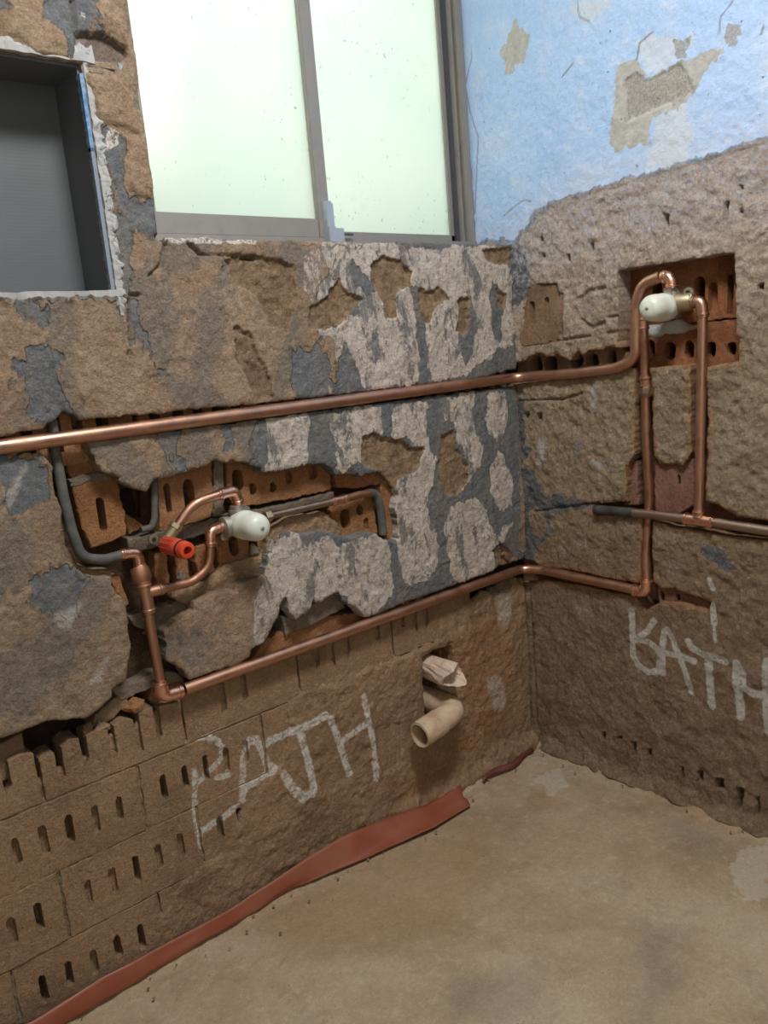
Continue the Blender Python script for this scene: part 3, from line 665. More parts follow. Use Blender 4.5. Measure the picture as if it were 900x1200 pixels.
def attrC(S, Z):
    a = np.stack([msk(linesdf(sprL, S, Z) - .002, 0.016), msk(usdf([Lp([(500, 740), (600, 690), (625, 860), (560, 900), (470, 960), (540, 850)]), Lp([(450, 905), (540, 880), (560, 910), (470, 970), (430, 940)])], S, Z) - .01, .10) * .5,
                  msk(usdf([Lp([(572, 795), (590, 790), (596, 830), (582, 835)]), Lp([(585, 700), (605, 695), (600, 730), (588, 735)])], S, Z), .03), msk(usdf([Lp([(572, 690), (600, 680), (603, 693), (580, 700)]), Lp([(573, 690), (590, 685), (590, 694), (580, 698)])], S, Z), .03)], -1)
    return [a]
coat = skin('mud_render', 'L', saC, zaC, sdfC, dispC, attrC, lambda s, z: np.where((s > -.36) & (s < -.24) & (z > .12) & (z < .36), .09, .022), 'mud', wall_left)

# ---- bricks of the window wall, real five-slot hollow bricks in stretcher bond
def zj(k): return 0.004 + 0.1195 * k
MW = 0.2405
brick_id = 0
ROWS_A = {0: [-1.1991, -1.1604, -1.1192, -1.0816, -1.0375], 2: [-1.1938, -1.1534, -1.11, -1.071, -1.0321, -.9539, -.9134, -.8694, -.8315, -.79]}
spmask = linesdf  # spray on bricks is handled by an attribute too
def spray_attr(o):
    """the sprayed letters run over the bricks as well: store the paint on the brick mesh"""
    me = o.data; n = len(me.vertices); co = np.zeros(n * 3, np.float32); me.vertices.foreach_get('co', co); co = co.reshape(-1, 3)
    v = msk(linesdf(sprL, co[:, 0], co[:, 2]) - .002, 0.016)
    a = me.attributes.new('m1', 'FLOAT_COLOR', 'POINT')
    c = np.zeros((n, 4), np.float32); c[:, 0] = v; a.data.foreach_set('color', c.ravel())
def subdiv_front(o, cuts=0.008):
    bm = bmesh.new(); bm.from_mesh(o.data)
    for _ in range(4):
        es = [e for e in bm.edges if e.calc_length() > cuts * 1.6 and all(v.co.y < 0.03 for v in e.verts)]
        if not es: break
        bmesh.ops.subdivide_edges(bm, edges=es, cuts=1, use_grid_fill=False)
        bmesh.ops.triangulate(bm, faces=[f for f in bm.faces if len(f.verts) > 4])
    bm.to_mesh(o.data); bm.free()
for k in (0, 1, 2):
    ph = -0.9945 if k % 2 == 0 else -0.9025
    for j in range(-4, 4):
        s0 = ph + j * MW; s1 = s0 + MW
        if s0 < -2.0 or s0 > -0.62 or (k == 0 and s0 > -0.85): continue
        s0 += 0.002; s1 -= 0.003
        holes = []
        for i in range(5):
            c = s0 + 0.0375 + i * 0.0405
            h = random.uniform(.042, .052); w = random.uniform(.0105, .0125)
            zc = zj(k) + .060 + random.uniform(-.003, .003)
            dep = random.choice([.008, .010, .014, .03, .045])
            if c > -0.80 and random.random() < .4: continue
            holes.append((stadium((c, zc), w, h), dep))
        z0, z1 = zj(k) + .0010, zj(k + 1) - .0010
        o = piece('brick', 'L', [(s0, z0), (s1, z0), (s1, z1), (s0, z1)], holes, .0155 + random.uniform(-.001, .0012), .075, 'mud', wall_left, .012, .0012, .002, .0010)
        subdiv_front(o); spray_attr(o)
# top course, slots broken open by the chase
tops = Lp([(-40, 905), (0, 882), (12, 893), (25, 888), (44, 884), (58, 888), (80, 868), (95, 874), (115, 856), (132, 846), (150, 842), (170, 832), (200, 824), (260, 800), (330, 768), (400, 738), (480, 705)], .016)
ts = np.array([p[0] for p in tops]); tz = np.array([p[1] for p in tops])
slot_t = [-1.148 - .0405 * i for i in range(1, 22)] + [-1.1897 + 0.0, -1.1482, -1.1121, -1.0723, -1.0277, -.9843, -.9488, -.908, -.866, -.8241, -.7796, -.7374, -.695, -.655, -.615, -.5785, -.54, -.50, -.4605, -.425, -.39, -.355, -.3213]
for j in range(-4, 4):
    s0 = -0.9025 + j * MW; s1 = s0 + MW - .004; s0 += .002
    if s0 < -2 or s0 > -.3: continue
    prof = []
    sl = sorted(c for c in slot_t if s0 + .012 < c < s1 - .012)
    sl = [c for i, c in enumerate(sl) if i == 0 or c - sl[i - 1] > .022]
    sl = [c for c in sl if c < -.9 or random.random() > .28]
    edges = [s0]
    for c in sl: edges += [c - .0055, c + .0055]
    edges.append(s1)
    outl = [(s0, zj(3) + .002), (s1, zj(3) + .002)]
    topl = []
    for i in range(0, len(edges), 2):
        a, b = edges[i], edges[i + 1]; zt = float(np.interp((a + b) / 2, ts, tz)) + random.uniform(-.006, .004)
        zb = (.385 if a < -.85 else .398) + random.uniform(-.006, .026)
        sk = random.uniform(-.006, .006)
        mid = [((a + b) / 2, zt + random.uniform(0, .006))] if random.random() < .6 else []
        topl += [(a, zb if i else zt), (a, zt - max(sk, 0))] + mid + [(b, zt + min(sk, 0))]
        if i + 2 < len(edges): topl.append((b, zb))
    outl += topl[::-1]
    clean = []
    for p in outl:
        if not clean or abs(p[0] - clean[-1][0]) + abs(p[1] - clean[-1][1]) > .0008: clean.append(p)
    o = piece('brick', 'L', clean, [], .0155, .06, 'mud', wall_left, .010, .0008, .001, .0009)
    spray_attr(o)
# dirt standing in the open slots and behind the top course
def slab(name, fr, poly, d, amp, mat, parent, stepv=.004, scale=55, holes=(), back=.01):
    P = np.array(poly); lo = P.min(0); hi = P.max(0)
    sa = np.arange(lo[0] - stepv, hi[0] + stepv * 2, stepv); za = np.arange(lo[1] - stepv, hi[1] + stepv * 2, stepv)
    sd_ = random.uniform(0, 30)
    def f(S, Z):
        v = psdf(poly, S, Z) + (fbm(S, Z, 70, 3, sd_) - .5) * .006
        if holes: v = np.minimum(v, -usdf(holes, S, Z) + (fbm(S, Z, 60, 3, sd_ + 1) - .5) * .006)
        return v
    return skin(name, fr, sa, za, f, lambda S, Z, sd: d + (fbm(S, Z, scale, 4, sd_ + 2) - .5) * amp + sm(-sd, -.008, 0) * min(.004, amp), lambda S, Z: [np.zeros(S.shape + (4,))], d + back, mat, parent)
slab('slot_filling', 'L', [(-1.7, .362), (-.28, .362), (-.28, .455), (-.9, .445), (-1.03, .425), (-1.06, .405), (-1.2, .40), (-1.7, .40)], .0225, .012, 'mud', wall_left, .005)
# mortar joints of the lower courses
for k in (1, 2, 3):
    slab('mortar_joint', 'L', [(-1.9, zj(k) - .006), (-.75 if k == 1 else -.5, zj(k) - .006), (-.75 if k == 1 else -.5, zj(k) + .006), (-1.9, zj(k) + .006)], .0168, .004, 'mud', wall_left, .003, 80)
for s, k in ((-1.143, 1), (-1.235, 0), (-.994, 0), (-.9025, 1), (-.994, 2), (-.754, 2), (-1.235, 2)):
    slab('mortar_joint', 'L', [(s - .006, zj(k)), (s + .006, zj(k)), (s + .006, zj(k + 1)), (s - .006, zj(k + 1))], .0175, .007, 'mortar' if s < -1.1 else 'mud', wall_left, .003, 80)

# chase course (slots seen as square sockets behind the long pipe)
for j in range(-3, 5):
    s0 = -0.9025 + j * MW; s1 = min(s0 + MW - .006, -.004)
    if s1 < s0: continue
    holes = []
    x = s0 + .030
    while x < s1 - .012:
        c = x + random.uniform(-.003, .003); w = random.choice([.017, .020, .023]); h = random.uniform(.05, .056)
        zc = .9130 + random.uniform(-.002, .004)
        holes.append(([(c - w / 2, zc - h / 2), (c + w / 2, zc - h / 2), (c + w / 2 + random.uniform(-.002, .002), zc + h / 2), (c - w / 2, zc + h / 2)], random.choice([.03, .05, .06, .06])))
        x += .0386
    piece('brick', 'L', [(s0, .868), (s1, .868), (s1, .962), (s0, .962)], holes, .0275, .10, 'brick', wall_left)

# cavity pieces, outlines read off the photograph on the brick plane
def slotpx(cx, cy, w, h, d=.03, dep=.03, fr='L'):
    f = Lp if fr == 'L' else Rp
    (a, za), (b, zb) = f([(cx, cy - h / 2), (cx, cy + h / 2)], d); (c, _), (e, _) = f([(cx - w / 2, cy), (cx + w / 2, cy)], d)
    return (stadium(((a + b) / 2, (za + zb) / 2), abs(e - c), abs(za - zb)), dep)
def pc(poly, slots=(), d=.03, mat='brick', back=.1, name='brick', fr='L', parent=None, jit=.0016):
    f = Lp if fr == 'L' else Rp
    return piece(name, fr, f(poly, d), [slotpx(*s[:4], d, s[4] if len(s) > 4 else .03, fr) for s in slots], d, back, mat, parent or (wall_left if fr == 'L' else wall_right), .007, jit)
pc([(84, 568), (108, 559), (137, 559), (140, 575), (146, 600), (149, 626), (128, 636), (107, 643), (97, 620)], [(119.5, 603, 10, 42, .06)], .026, 'brick')
pc([(145, 602), (160, 610), (170, 617), (151, 627)], (), .045)
pc([(168, 572), (181, 568), (184, 618), (175, 612)], (), .07, 'brick', .12)
pc([(184, 560), (215, 549), (248, 536), (250, 598), (246, 607), (215, 617), (188, 623)], [(197, 584, 7, 36, .05), (222, 580, 13, 38, .06)], .03)
pc([(251, 534), (263, 534), (262, 602), (251, 606)], (), .026, 'mortar', .1, 'mortar_joint')
pc([(265, 534), (290, 536), (310, 547), (345, 542), (385, 540), (388, 574), (340, 585), (300, 592), (280, 594), (267, 582)],
   [(279, 563, 13, 28, .045), (297, 573, 9, 15, .02), (320, 571, 8, 12, .02), (338, 559, 9, 16, .012), (366, 554, 11, 18, .014)], .03, 'brick')
pc([(392, 555), (425, 554), (447, 550), (446, 567), (420, 572), (396, 572)], (), .022, 'brick_red')
pc([(386, 590), (436, 580), (443, 624), (420, 632), (400, 630), (390, 612)], [(405, 608, 12, 24, .035), (422, 598, 8, 14, .03), (429, 615, 6, 16, .008)], .027, 'brick')
pc([(448, 556), (458, 574), (466, 600), (466, 634), (456, 634), (450, 606), (447, 580)], (), .018, 'brick')
pc([(150, 632), (185, 624), (230, 615), (262, 606), (300, 598), (340, 590), (392, 576), (392, 585), (340, 600), (262, 621), (180, 642), (150, 648)], (), .024, 'mortar', .09, 'mortar_joint')
pc([(181, 648), (196, 644), (199, 690), (186, 697), (182, 670)], (), .034)
pc([(206, 650), (219, 646), (223, 688), (209, 692)], (), .034)
pc([(228, 640), (250, 634), (251, 668), (235, 680), (230, 660)], (), .03)
pc([(254, 628), (318, 606), (316, 668), (285, 674), (258, 676)], [(274, 640, 11, 24, .04), (297, 640, 11, 22, .03)], .031)
slab('mud_smear', 'L', Lp([(262, 664), (318, 646), (314, 678), (278, 692), (225, 712), (200, 700), (215, 685), (240, 684)], .02), .021, .012, 'mud', wall_left, .003, 60, (), .03)
slab('mud_smear', 'L', Lp([(314, 622), (340, 606), (380, 600), (396, 612), (402, 632), (366, 630), (340, 630), (322, 648), (312, 660)], .012), .011, .010, 'mud', wall_left, .003, 60, (), .03)
pc([(82, 520), (106, 514), (112, 540), (124, 553), (100, 557), (84, 563), (76, 540)], (), .03)
pc([(80, 561), (102, 556), (126, 552), (142, 558), (142, 563), (108, 564), (84, 571)], (), .025, 'mortar', .1, 'mortar_joint')
pc([(74, 600), (78, 640), (90, 660), (106, 668), (130, 668), (134, 684), (100, 682), (76, 664), (68, 630)], (), .020, 'brick_tan')
pc([(127, 676), (141, 676), (152, 708), (146, 712)], (), .024)
pc([(150, 738), (176, 728), (182, 792), (150, 802)], (), .062, 'brick_red')
pc([(150, 722), (182, 716), (205, 706), (229, 704), (228, 716), (206, 730), (192, 742), (160, 736)], (), .03, 'mortar', .09, 'mortar_joint')
pc([(130, 806), (158, 800), (178, 790), (205, 786), (217, 798), (180, 806), (140, 822)], (), .028, 'mortar', .09, 'mortar_joint')
pc([(176, 804), (216, 792), (218, 812), (186, 828), (176, 822)], (), .034, 'brick')
pc([(-30, 890), (0, 872), (25, 860), (31, 888), (22, 906), (-30, 930)], (), .03, 'brick_tan')
pc([(112, 838), (134, 818), (152, 812), (150, 826), (128, 846), (108, 852)], (), .03, 'brick_tan')
pc([(293, 776), (310, 750), (345, 735), (380, 722), (425, 718), (434, 730), (380, 752), (330, 772), (300, 784)], (), .03, 'brick')
pc([(335, 745), (330, 722), (345, 722), (372, 704), (398, 692), (404, 712), (372, 730)], (), .022, 'mortar', .09, 'mortar_joint')
slab('brick_backing', 'L', Lp([(40, 500), (130, 490), (470, 520), (500, 640), (330, 720), (440, 690), (640, 640), (640, 700), (300, 800), (150, 850), (110, 800), (60, 690)], .06), .058, .02, 'core_shade', wall_left, .006, 40,  # backing coloured with the painted void shade
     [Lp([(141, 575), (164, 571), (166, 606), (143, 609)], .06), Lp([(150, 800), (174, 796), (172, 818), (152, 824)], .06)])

# ================================================================== PIPE WALL (right)
RC = [[(723, 317), (790, 306), (860, 296), (862, 360), (864, 424), (828, 430), (829, 500), (826, 587), (840, 592), (862, 606), (905, 611), (905, 634), (860, 630), (820, 623), (790, 618), (770, 612), (764, 613), (764, 683), (772, 690), (787, 690), (832, 706), (828, 716), (800, 708), (775, 706), (756, 716), (744, 700), (690, 688), (640, 680), (560, 690), (560, 655), (622, 657), (632, 664), (678, 670), (733, 682), (752, 684), (752, 607), (740, 603), (696, 604), (694, 591), (733, 588), (735, 547),
        (742, 533), (744, 431), (700, 438), (619, 449), (560, 452), (560, 430), (612, 424), (619, 419), (630, 413), (640, 419), (652, 415), (667, 423), (677, 411), (683, 417), (690, 410), (705, 410), (714, 406), (728, 407), (724, 400)]]
RIS = [[(762, 431), (808, 428), (809, 530), (800, 545), (770, 545), (766, 534), (764, 480)]]       # pier of plaster left between the two chases
RED = [[(766, 546), (812, 546), (812, 590), (800, 600), (780, 603), (768, 600)]]
BRK = [[(617, 338), (630, 333), (652, 332), (656, 345), (658, 388), (652, 398), (613, 402), (612, 385)]]
rc = [Rp(p) for p in RC]; ris = [Rp(p) for p in RIS]; brk = [Rp(p) for p in BRK]
SPRR = [([(740, 715), (741, 735), (741, 753), (741, 769), (747, 780), (760, 788), (772, 786), (773, 769), (769, 760), (760, 753), (748, 749)], .0072), ([(744, 750), (758, 740), (766, 728)], .0072),
        ([(777, 789), (777, 769), (776, 753), (777, 741), (781, 738), (789, 753), (796, 769), (804, 791), (809, 811)], .007), ([(780, 765), (796, 769), (813, 775)], .007),
        ([(806, 752), (811, 760), (824, 767), (838, 771), (849, 776)], .008), ([(830, 773), (831, 796), (834, 827)], .0085), ([(863, 778), (862, 791), (865, 813), (868, 840)], .0085), ([(863, 778), (870, 791), (869, 804), (882, 813), (896, 816)], .008), ([(899, 776), (898, 818), (901, 858)], .009),
        ([(833, 708), (836, 730)], .0075), ([(836, 730), (838, 752)], .004), ([(782, 642), (784, 672)], .0018), ([(831, 680), (835, 690)], .006), ([(655, 740), (656, 790)], .0012), ([(702, 700), (703, 740)], .0012), ([(818, 816), (817, 830)], .0012)]
sprR = [(Rp(p), r * 1.15) for p, r in SPRR]
LEDGE = [(541, 300), (575, 300), (612, 282), (622, 258), (640, 244), (680, 231), (740, 213), (800, 196), (900, 166), (1100, 100), (1100, -400), (400, -400), (400, 300)]
ledge = Rp(LEDGE); ledge = [(max(-2.4, min(.2, s)), z) for s, z in ledge]
HOLER = [(707, 863, 4, 9), (742, 879, 5, 17), (760, 883, 5, 8), (799, 907, 3, 16), (820, 910, 6, 12), (844, 918, 8, 12), (867, 930, 7, 12), (866, 942, 6, 18), (888, 945, 3, 22), (851, 248, 4, 22), (868, 220, 4, 5), (868, 248, 4, 4), (633, 280, 4, 4), (635, 299, 3, 4), (666, 302, 3, 8), (891, 336, 6, 6), (617, 487, 4, 6), (632, 488, 5, 8), (725, 865, 6, 3), (780, 258, 5, 14), (693, 290, 3, 10), (797, 562, 3, 8)]
holer = []
for cx, cy, w, h in HOLER:
    holer.append(Rp([(cx - w / 2, cy - h / 2), (cx + w / 2, cy - h / 2), (cx + w / 2, cy + h / 2), (cx - w / 2, cy + h / 2)]))
GASH = [(Rp([(675, 352), (690, 342), (708, 337)]), .003), (Rp([(680, 376), (694, 384), (706, 379)]), .003), (Rp([(612, 444), (640, 434), (690, 427)]), .001), (Rp([(612, 404), (650, 400), (690, 394)]), .0015), (Rp([(657, 345), (658, 395)]), .002), (Rp([(700, 590), (650, 596), (625, 600)]), .001), (Rp([(606, 470), (660, 468), (680, 462)]), .001), (Rp([(620, 690), (626, 800), (628, 850)]), .002), (Rp([(712, 372), (722, 371)]), .002), (Rp([(710, 391), (722, 389)]), .002)]
CRK = [(Rp([(672, 0), (680, 20), (690, 25)]), .001), (Rp([(555, 60), (545, 100), (550, 130), (560, 160), (556, 250)]), .001), (Rp([(860, 0), (845, 20), (843, 40)]), .001), (Rp([(590, 253), (605, 240), (615, 234), (622, 236)]), .001), (Rp([(747, 70), (750, 50), (765, 38)]), .0015), (Rp([(660, 90), (672, 75)]), .0012), (Rp([(895, 30), (892, 40)]), .0015)]
saR = np.concatenate([np.arange(-2.3, -1.0, .05), np.arange(-1.0, -.66, .006), np.arange(-.66, .1251, .0027)])
zaR = np.concatenate([np.arange(0, 1.60, .0027), np.arange(1.605, 2.31, .03)])
def cutR(S, Z):
    c = usdf(rc, S, Z); c = np.minimum(c, -usdf(ris, S, Z)); return np.maximum(c, usdf(brk, S, Z))
def sdfR(S, Z): return np.minimum(.06, -(cutR(S, Z) + (fbm(S, Z, 80, 3, 23) - .5) * .005))
def ledgeR(S, Z): return psdf(ledge, S, Z)
def bl_in(S, Z):
    # signed distance to the paint edge, far interior saturates
    P = np.array(sorted([(s, z) for s, z in ledge if .9 < z < 1.9 and -1.2 < s <= .2]))
    return np.clip(Z - np.interp(S, P[:, 0], P[:, 1]), -.3, .3)
edge_px = Rp([(541, 291), (575, 289), (600, 286), (615, 275), (622, 258), (640, 244), (680, 231), (740, 213), (800, 196), (900, 166)])
EP = np.array(sorted(edge_px))
def blue_d(S, Z): return np.clip(Z - np.interp(S, EP[:, 0], EP[:, 1]), -.35, .35)
def dispR(S, Z, sd):
    b = blue_d(S, Z) + (fbm(S, Z, 50, 3, 24) - .5) * .012
    rough = 1 - sm(b, -.03, .02)
    low = sm(.62 - Z, 0, .2)
    D = (fbm(S, Z, 10, 4, 21) - .5) * .006 + rough * ((fbm(S, Z, 70, 4, 22) - .5) * .0095 * (1 - .45 * low) + (fbm(S, Z, 26, 4, 25) - .5) * .010) + (1 - rough) * (fbm(S, Z, 80, 4, 22) - .5) * .0028
    D = D - sm(b, -.002, .003) * .0018 * sm(-S, .06, .14)
    D = D + sm(usdf(holer, S, Z) + (fbm(S, Z, 120, 2, 27) - .5) * .003, -.0015, .0015) * .018
    D = D + sm(linesdf(GASH, S, Z) + (fbm(S, Z, 90, 3, 28) - .5) * .004, -.004, .001) * .006
    D = D + sm(usdf([Rp([(732, 95), (745, 85), (760, 95), (795, 75), (805, 85), (812, 105), (800, 115), (735, 143)])], S, Z), -.002, .002) * .003
    D = D - 0.02 * sm(0.035 - Z + (fbm(S, Z, 25, 3, 29) - .5) * .04, 0, .04)
    D = np.where(S > 0.0, np.minimum(D, .003), D)
    return D + sm(-sd, -.006, 0) * .002 + .001
def attrR(S, Z):
    f = lambda L_, w=.02: msk(rag(usdf([Rp(p) for p in L_], S, Z), S, Z, 91, .02), w)
    b = blue_d(S, Z)
    blue = np.clip(.5 + (b - .006) / np.where(S > -.12, .11, .06), 0, 1)
    smear = f([[(596, 290), (612, 290), (618, 320), (612, 335), (640, 330), (618, 345), (605, 360), (596, 360)], [(600, 460), (612, 470), (616, 520), (622, 525), (614, 545), (640, 580), (695, 590), (640, 608), (648, 625), (632, 640), (625, 658), (596, 655)], [(822, 637), (845, 640), (850, 660), (870, 672), (840, 660), (822, 650)]], .02)
    oval = usdf([Rp([(618, 600), (628, 594), (638, 600), (641, 615), (636, 630), (622, 625)])], S, Z)
    smear = np.minimum(smear, msk(-oval, .01))
    a = np.stack([blue, f([[(722, 77), (747, 67), (757, 90), (787, 80), (797, 72), (833, 57), (845, 60), (820, 90), (807, 117), (767, 140), (763, 167), (723, 180), (718, 160)], [(587, 60), (602, 30), (618, 45), (612, 75), (590, 92)]]) , smear, msk(linesdf(sprR, S, Z) - .0015, .014)], -1)
    cut = cutR(S, Z)
    oran = np.clip(.5 + (cut + .008) / .03, 0, 1) * (Z < 1.0) * .8
    low_brown = np.clip(.5 + (.50 - Z + .35 * (S + .05)) / .25, 0, 1)  # deeper brown plaster towards the bottom
    low_brown = np.maximum(low_brown, np.clip(.5 + (.64 - Z) / .35, 0, 1) * .85)
    pale_lit = np.clip(.5 + (b + .24) / .36, 0, 1)  # pinkish paint remnants, colour lifted further in place of stronger window light
    bb = np.stack([oran, f([[(766, 540), (770, 545), (800, 545), (812, 535), (812, 590), (790, 604), (766, 602)], [(735, 547), (745, 540), (746, 590), (734, 590)]], .01), f([[(747, 50), (765, 38), (790, 42), (795, 60), (790, 75), (760, 90), (748, 70)], [(667, 0), (715, 0), (705, 18), (688, 24), (672, 15)], [(765, 140), (805, 118), (815, 160), (800, 195), (765, 190)], [(690, 455), (700, 452), (702, 470), (694, 480)], [(630, 520), (638, 515), (640, 540), (630, 545)], [(690, 530), (700, 540), (712, 548), (695, 545)]], .03), np.clip(.5 + (.075 - np.abs(b + .03)) / .14, 0, 1)], -1)
    c = np.stack([np.maximum(sm(linesdf(CRK, S, Z), -.0015, .0008), sm(linesdf(GASH, S, Z), -.002, .001) * .35), f([[(732, 95), (745, 85), (760, 95), (795, 75), (805, 85), (812, 105), (800, 115), (735, 143)], [(847, 45), (855, 28), (868, 25), (868, 38), (857, 52)], [(790, 45), (800, 50), (812, 40), (800, 70), (793, 65)], [(668, 520), (682, 515), (684, 530), (672, 536)]], .02), low_brown, pale_lit], -1)
    return [a, bb, c]
plasterR = skin('plaster', 'R', saR, zaR, sdfR, dispR, attrR, lambda s, z: np.where((z > .9) & (s < -.25), .05, .045), 'plasterR', wall_right)
def pr(poly, slots=(), d=.03, mat='brick_red', back=.09, name='brick', jit=.0016): return pc(poly, slots, d, mat, back, name, 'R', None, jit)
pr([(722, 312), (862, 290), (866, 372), (815, 378), (724, 392)], [(732, 352, 5, 34, .05), (770, 344, 12, 30, .075), (820, 343, 13, 38, .075), (836, 350, 12, 38, .016), (857, 346, 8, 50, .02)], .046, 'brick_red', .125)
pr([(722, 393), (815, 379), (866, 373), (868, 428), (745, 436), (730, 420)], [(763, 411, 9, 26, .07), (785, 411, 14, 22, .07), (808, 410, 11, 22, .075), (833, 410, 11, 20, .07), (857, 409, 11, 18, .06)], .044, 'brick_red', .125)
slab('mortar_joint', 'R', Rp([(748, 384), (795, 374), (818, 383), (800, 392), (752, 397), (738, 394)], .042), .041, .006, 'filler', wall_right, .003)
pr([(606, 400), (728, 396), (740, 430), (700, 442), (606, 452)], [(628, 428, 15, 26, .08), (646, 428, 16, 24, .08), (676, 422, 16, 18, .08), (694, 424, 16, 22, .08), (718, 421, 10, 22, .07)], .026, 'brick_tan', .125)
pr([(614, 336), (630, 330), (654, 329), (659, 345), (661, 390), (652, 402), (610, 406), (609, 385)], [(624, 367, 6, 30, .010), (641, 364, 6, 32, .008)], .0045, 'brick_tan')
pr([(766, 540), (813, 538), (814, 592), (796, 602), (768, 606)], [(796, 562, 4, 12, .03)], .014, 'brick_dusk')
pr([(732, 545), (746, 540), (748, 592), (732, 592)], (), .02, 'brick_dusk')
pr([(612, 652), (640, 662), (690, 674), (740, 684), (742, 702), (690, 694), (612, 690)], [(702, 682, 8, 10, .03), (733, 690, 5, 8, .03), (672, 675, 7, 8, .02)], .022, 'brick_dusk')
pr([(770, 686), (786, 688), (834, 704), (830, 718), (800, 710), (772, 712)], [(776, 698, 5, 12, .03), (795, 700, 5, 9, .02)], .016, 'brick_dusk')
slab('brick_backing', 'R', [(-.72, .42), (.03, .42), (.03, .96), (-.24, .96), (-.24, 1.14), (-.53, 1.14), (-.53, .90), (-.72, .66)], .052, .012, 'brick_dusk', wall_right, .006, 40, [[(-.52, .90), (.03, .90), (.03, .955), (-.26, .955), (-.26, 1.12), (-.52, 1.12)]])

# ================================================================== FLOOR
saF = np.concatenate([np.arange(-2.4, -1.36, .05), np.arange(-1.36, .03, .005)]); zaF = np.concatenate([np.arange(-2.3, -1.0, .05), np.arange(-1.0, .03, .005)])
S, T = np.meshgrid(saF, zaF)
H = (fbm(S, T, 6, 4, 41) - .5) * .006 + (fbm(S, T, 60, 4, 42) - .5) * .0022
H += .012 * sm(T + .012 + (fbm(S, T, 30, 3, 43) - .5) * .03, -.012, .02) + .014 * sm(S + .012 + (fbm(S, T, 30, 3, 44) - .5) * .035, -.012, .02)
pf = lambda P_, w: msk(usdf([Fp(p) for p in P_], S, T), w)
patch = usdf([Fp([(625, 912), (640, 903), (655, 900), (665, 905), (662, 920), (650, 930), (640, 932), (636, 920)]), Fp([(858, 1012), (866, 1000), (880, 990), (905, 985), (905, 1050), (880, 1062), (868, 1055), (862, 1040)])], S, T)
patch = rag(patch, S, T, 47, .03)
H += sm(patch + (fbm(S, T, 60, 3, 45) - .5) * .01, -.002, .003) * .0025
H = H - .002
Xf = np.stack([S.ravel(), T.ravel(), H.ravel()], -1); nz, ns = S.shape; ix = np.arange(nz * ns).reshape(nz, ns)
ff = np.stack([ix[:-1, :-1], ix[:-1, 1:], ix[1:, 1:], ix[1:, :-1]], -1).reshape(-1, 4)
me = bpy.data.meshes.new('floor'); me.vertices.add(len(Xf)); me.vertices.foreach_set('co', Xf.astype(np.float32).ravel())
me.loops.add(ff.size); me.loops.foreach_set('vertex_index', ff.astype(np.int32).ravel()); me.polygons.add(len(ff)); me.polygons.foreach_set('loop_start', (np.arange(len(ff)) * 4).astype(np.int32)); me.update(calc_edges=True)
at = me.attributes.new('m1', 'FLOAT_COLOR', 'POINT')
orf = np.maximum(pf([[(420, 1010), (560, 960), (580, 1000), (540, 1090), (430, 1110), (330, 1120), (300, 1080)], [(630, 930), (645, 925), (645, 945), (632, 945)], [(760, 905), (850, 960), (860, 975), (800, 950)]], .10), np.clip(.45 + (T + .02) / .08, 0, 1) * .8)
orf = np.maximum(orf, np.clip(.45 + (S + .02) / .08, 0, 1) * .8)
fa = np.stack([msk(patch, .02), pf([[(750, 1080), (800, 1090), (790, 1150), (770, 1200), (735, 1200), (745, 1150)], [(535, 1150), (620, 1130), (640, 1200), (530, 1200)], [(790, 960), (850, 985), (830, 1000), (790, 975)], [(880, 1140), (900, 1150), (900, 1180)]], .08), orf, S * 0], -1)
at.data.foreach_set('color', fa.reshape(-1, 4).astype(np.float32).ravel())
me.polygons.foreach_set('use_smooth', [True] * len(ff))
floor = struct(link('floor', me, 'floor'))

# ================================================================== WINDOW
WY = 0.10
window = bpy.data.objects.new('window_1', None); COL.objects.link(window); struct(window); window.location = (-.42, WY, WZ0)
def wb(name, lst, mat, parent, bev=.0012):
    o = boxes(name, lst, mat, None, bev); o.parent = parent
    loc = Vector(window.location) if parent is window else Vector((0, 0, 0))
    o.location = -loc if parent is window else (0, 0, 0); return o
WT = 2.08
wb('outer_frame', [((-.836, .095, 1.196), (0, .155, 1.222)), ((-.836, .095, WT), (0, .155, WT + .03)), ((-.85, .0945, 1.195), (-.8118, .1555, WT + .01)), ], 'alu', window)
wb('frame_jamb', [((-.018, .100, 1.2), (.0, .155, WT)), ((-.030, .112, 1.2), (-.022, .155, WT))], 'alu', window)
wb('frame_groove', [((-.042, .120, 1.2), (-.030, .155, WT))], 'alu_dark', window)
sl = wb('sash', [((-.812, .100, 1.222), (-.425, .118, 1.2575)), ((-.812, .100, WT - .03), (-.425, .118, WT)), ((-.8125, .0993, 1.2215), (-.785, .1187, WT)), ((-.448, .096, 1.222), (-.420, .118, WT))], 'alu', window)
wb('pane', [((-.787, .107, 1.255), (-.446, .111, WT - .02))], 'glass', sl, 0)
sr = wb('sash', [((-.425, .126, 1.222), (-.030, .142, 1.240)), ((-.425, .126, WT - .03), (-.030, .142, WT)), ((-.052, .126, 1.222), (-.040, .142, WT)), ((-.440, .126, 1.222), (-.415, .142, WT))], 'alu', window)
wb('pane', [((-.417, .132, 1.238), (-.050, .136, WT - .02))], 'glass', sr, 0)
la = wb('latch', [((-.440, .080, 1.222), (-.426, .097, 1.288)), ((-.426, .089, 1.225), (-.415, .097, 1.286)), ((-.442, .074, 1.210), (-.424, .097, 1.240)), ((-.424, .078, 1.210), (-.402, .097, 1.238))], 'alu_light', sl)
la2 = wb('latch_pin', [((-.402, .085, 1.226), (-.374, .089, 1.230))], 'alu_dark', sl, .0005)
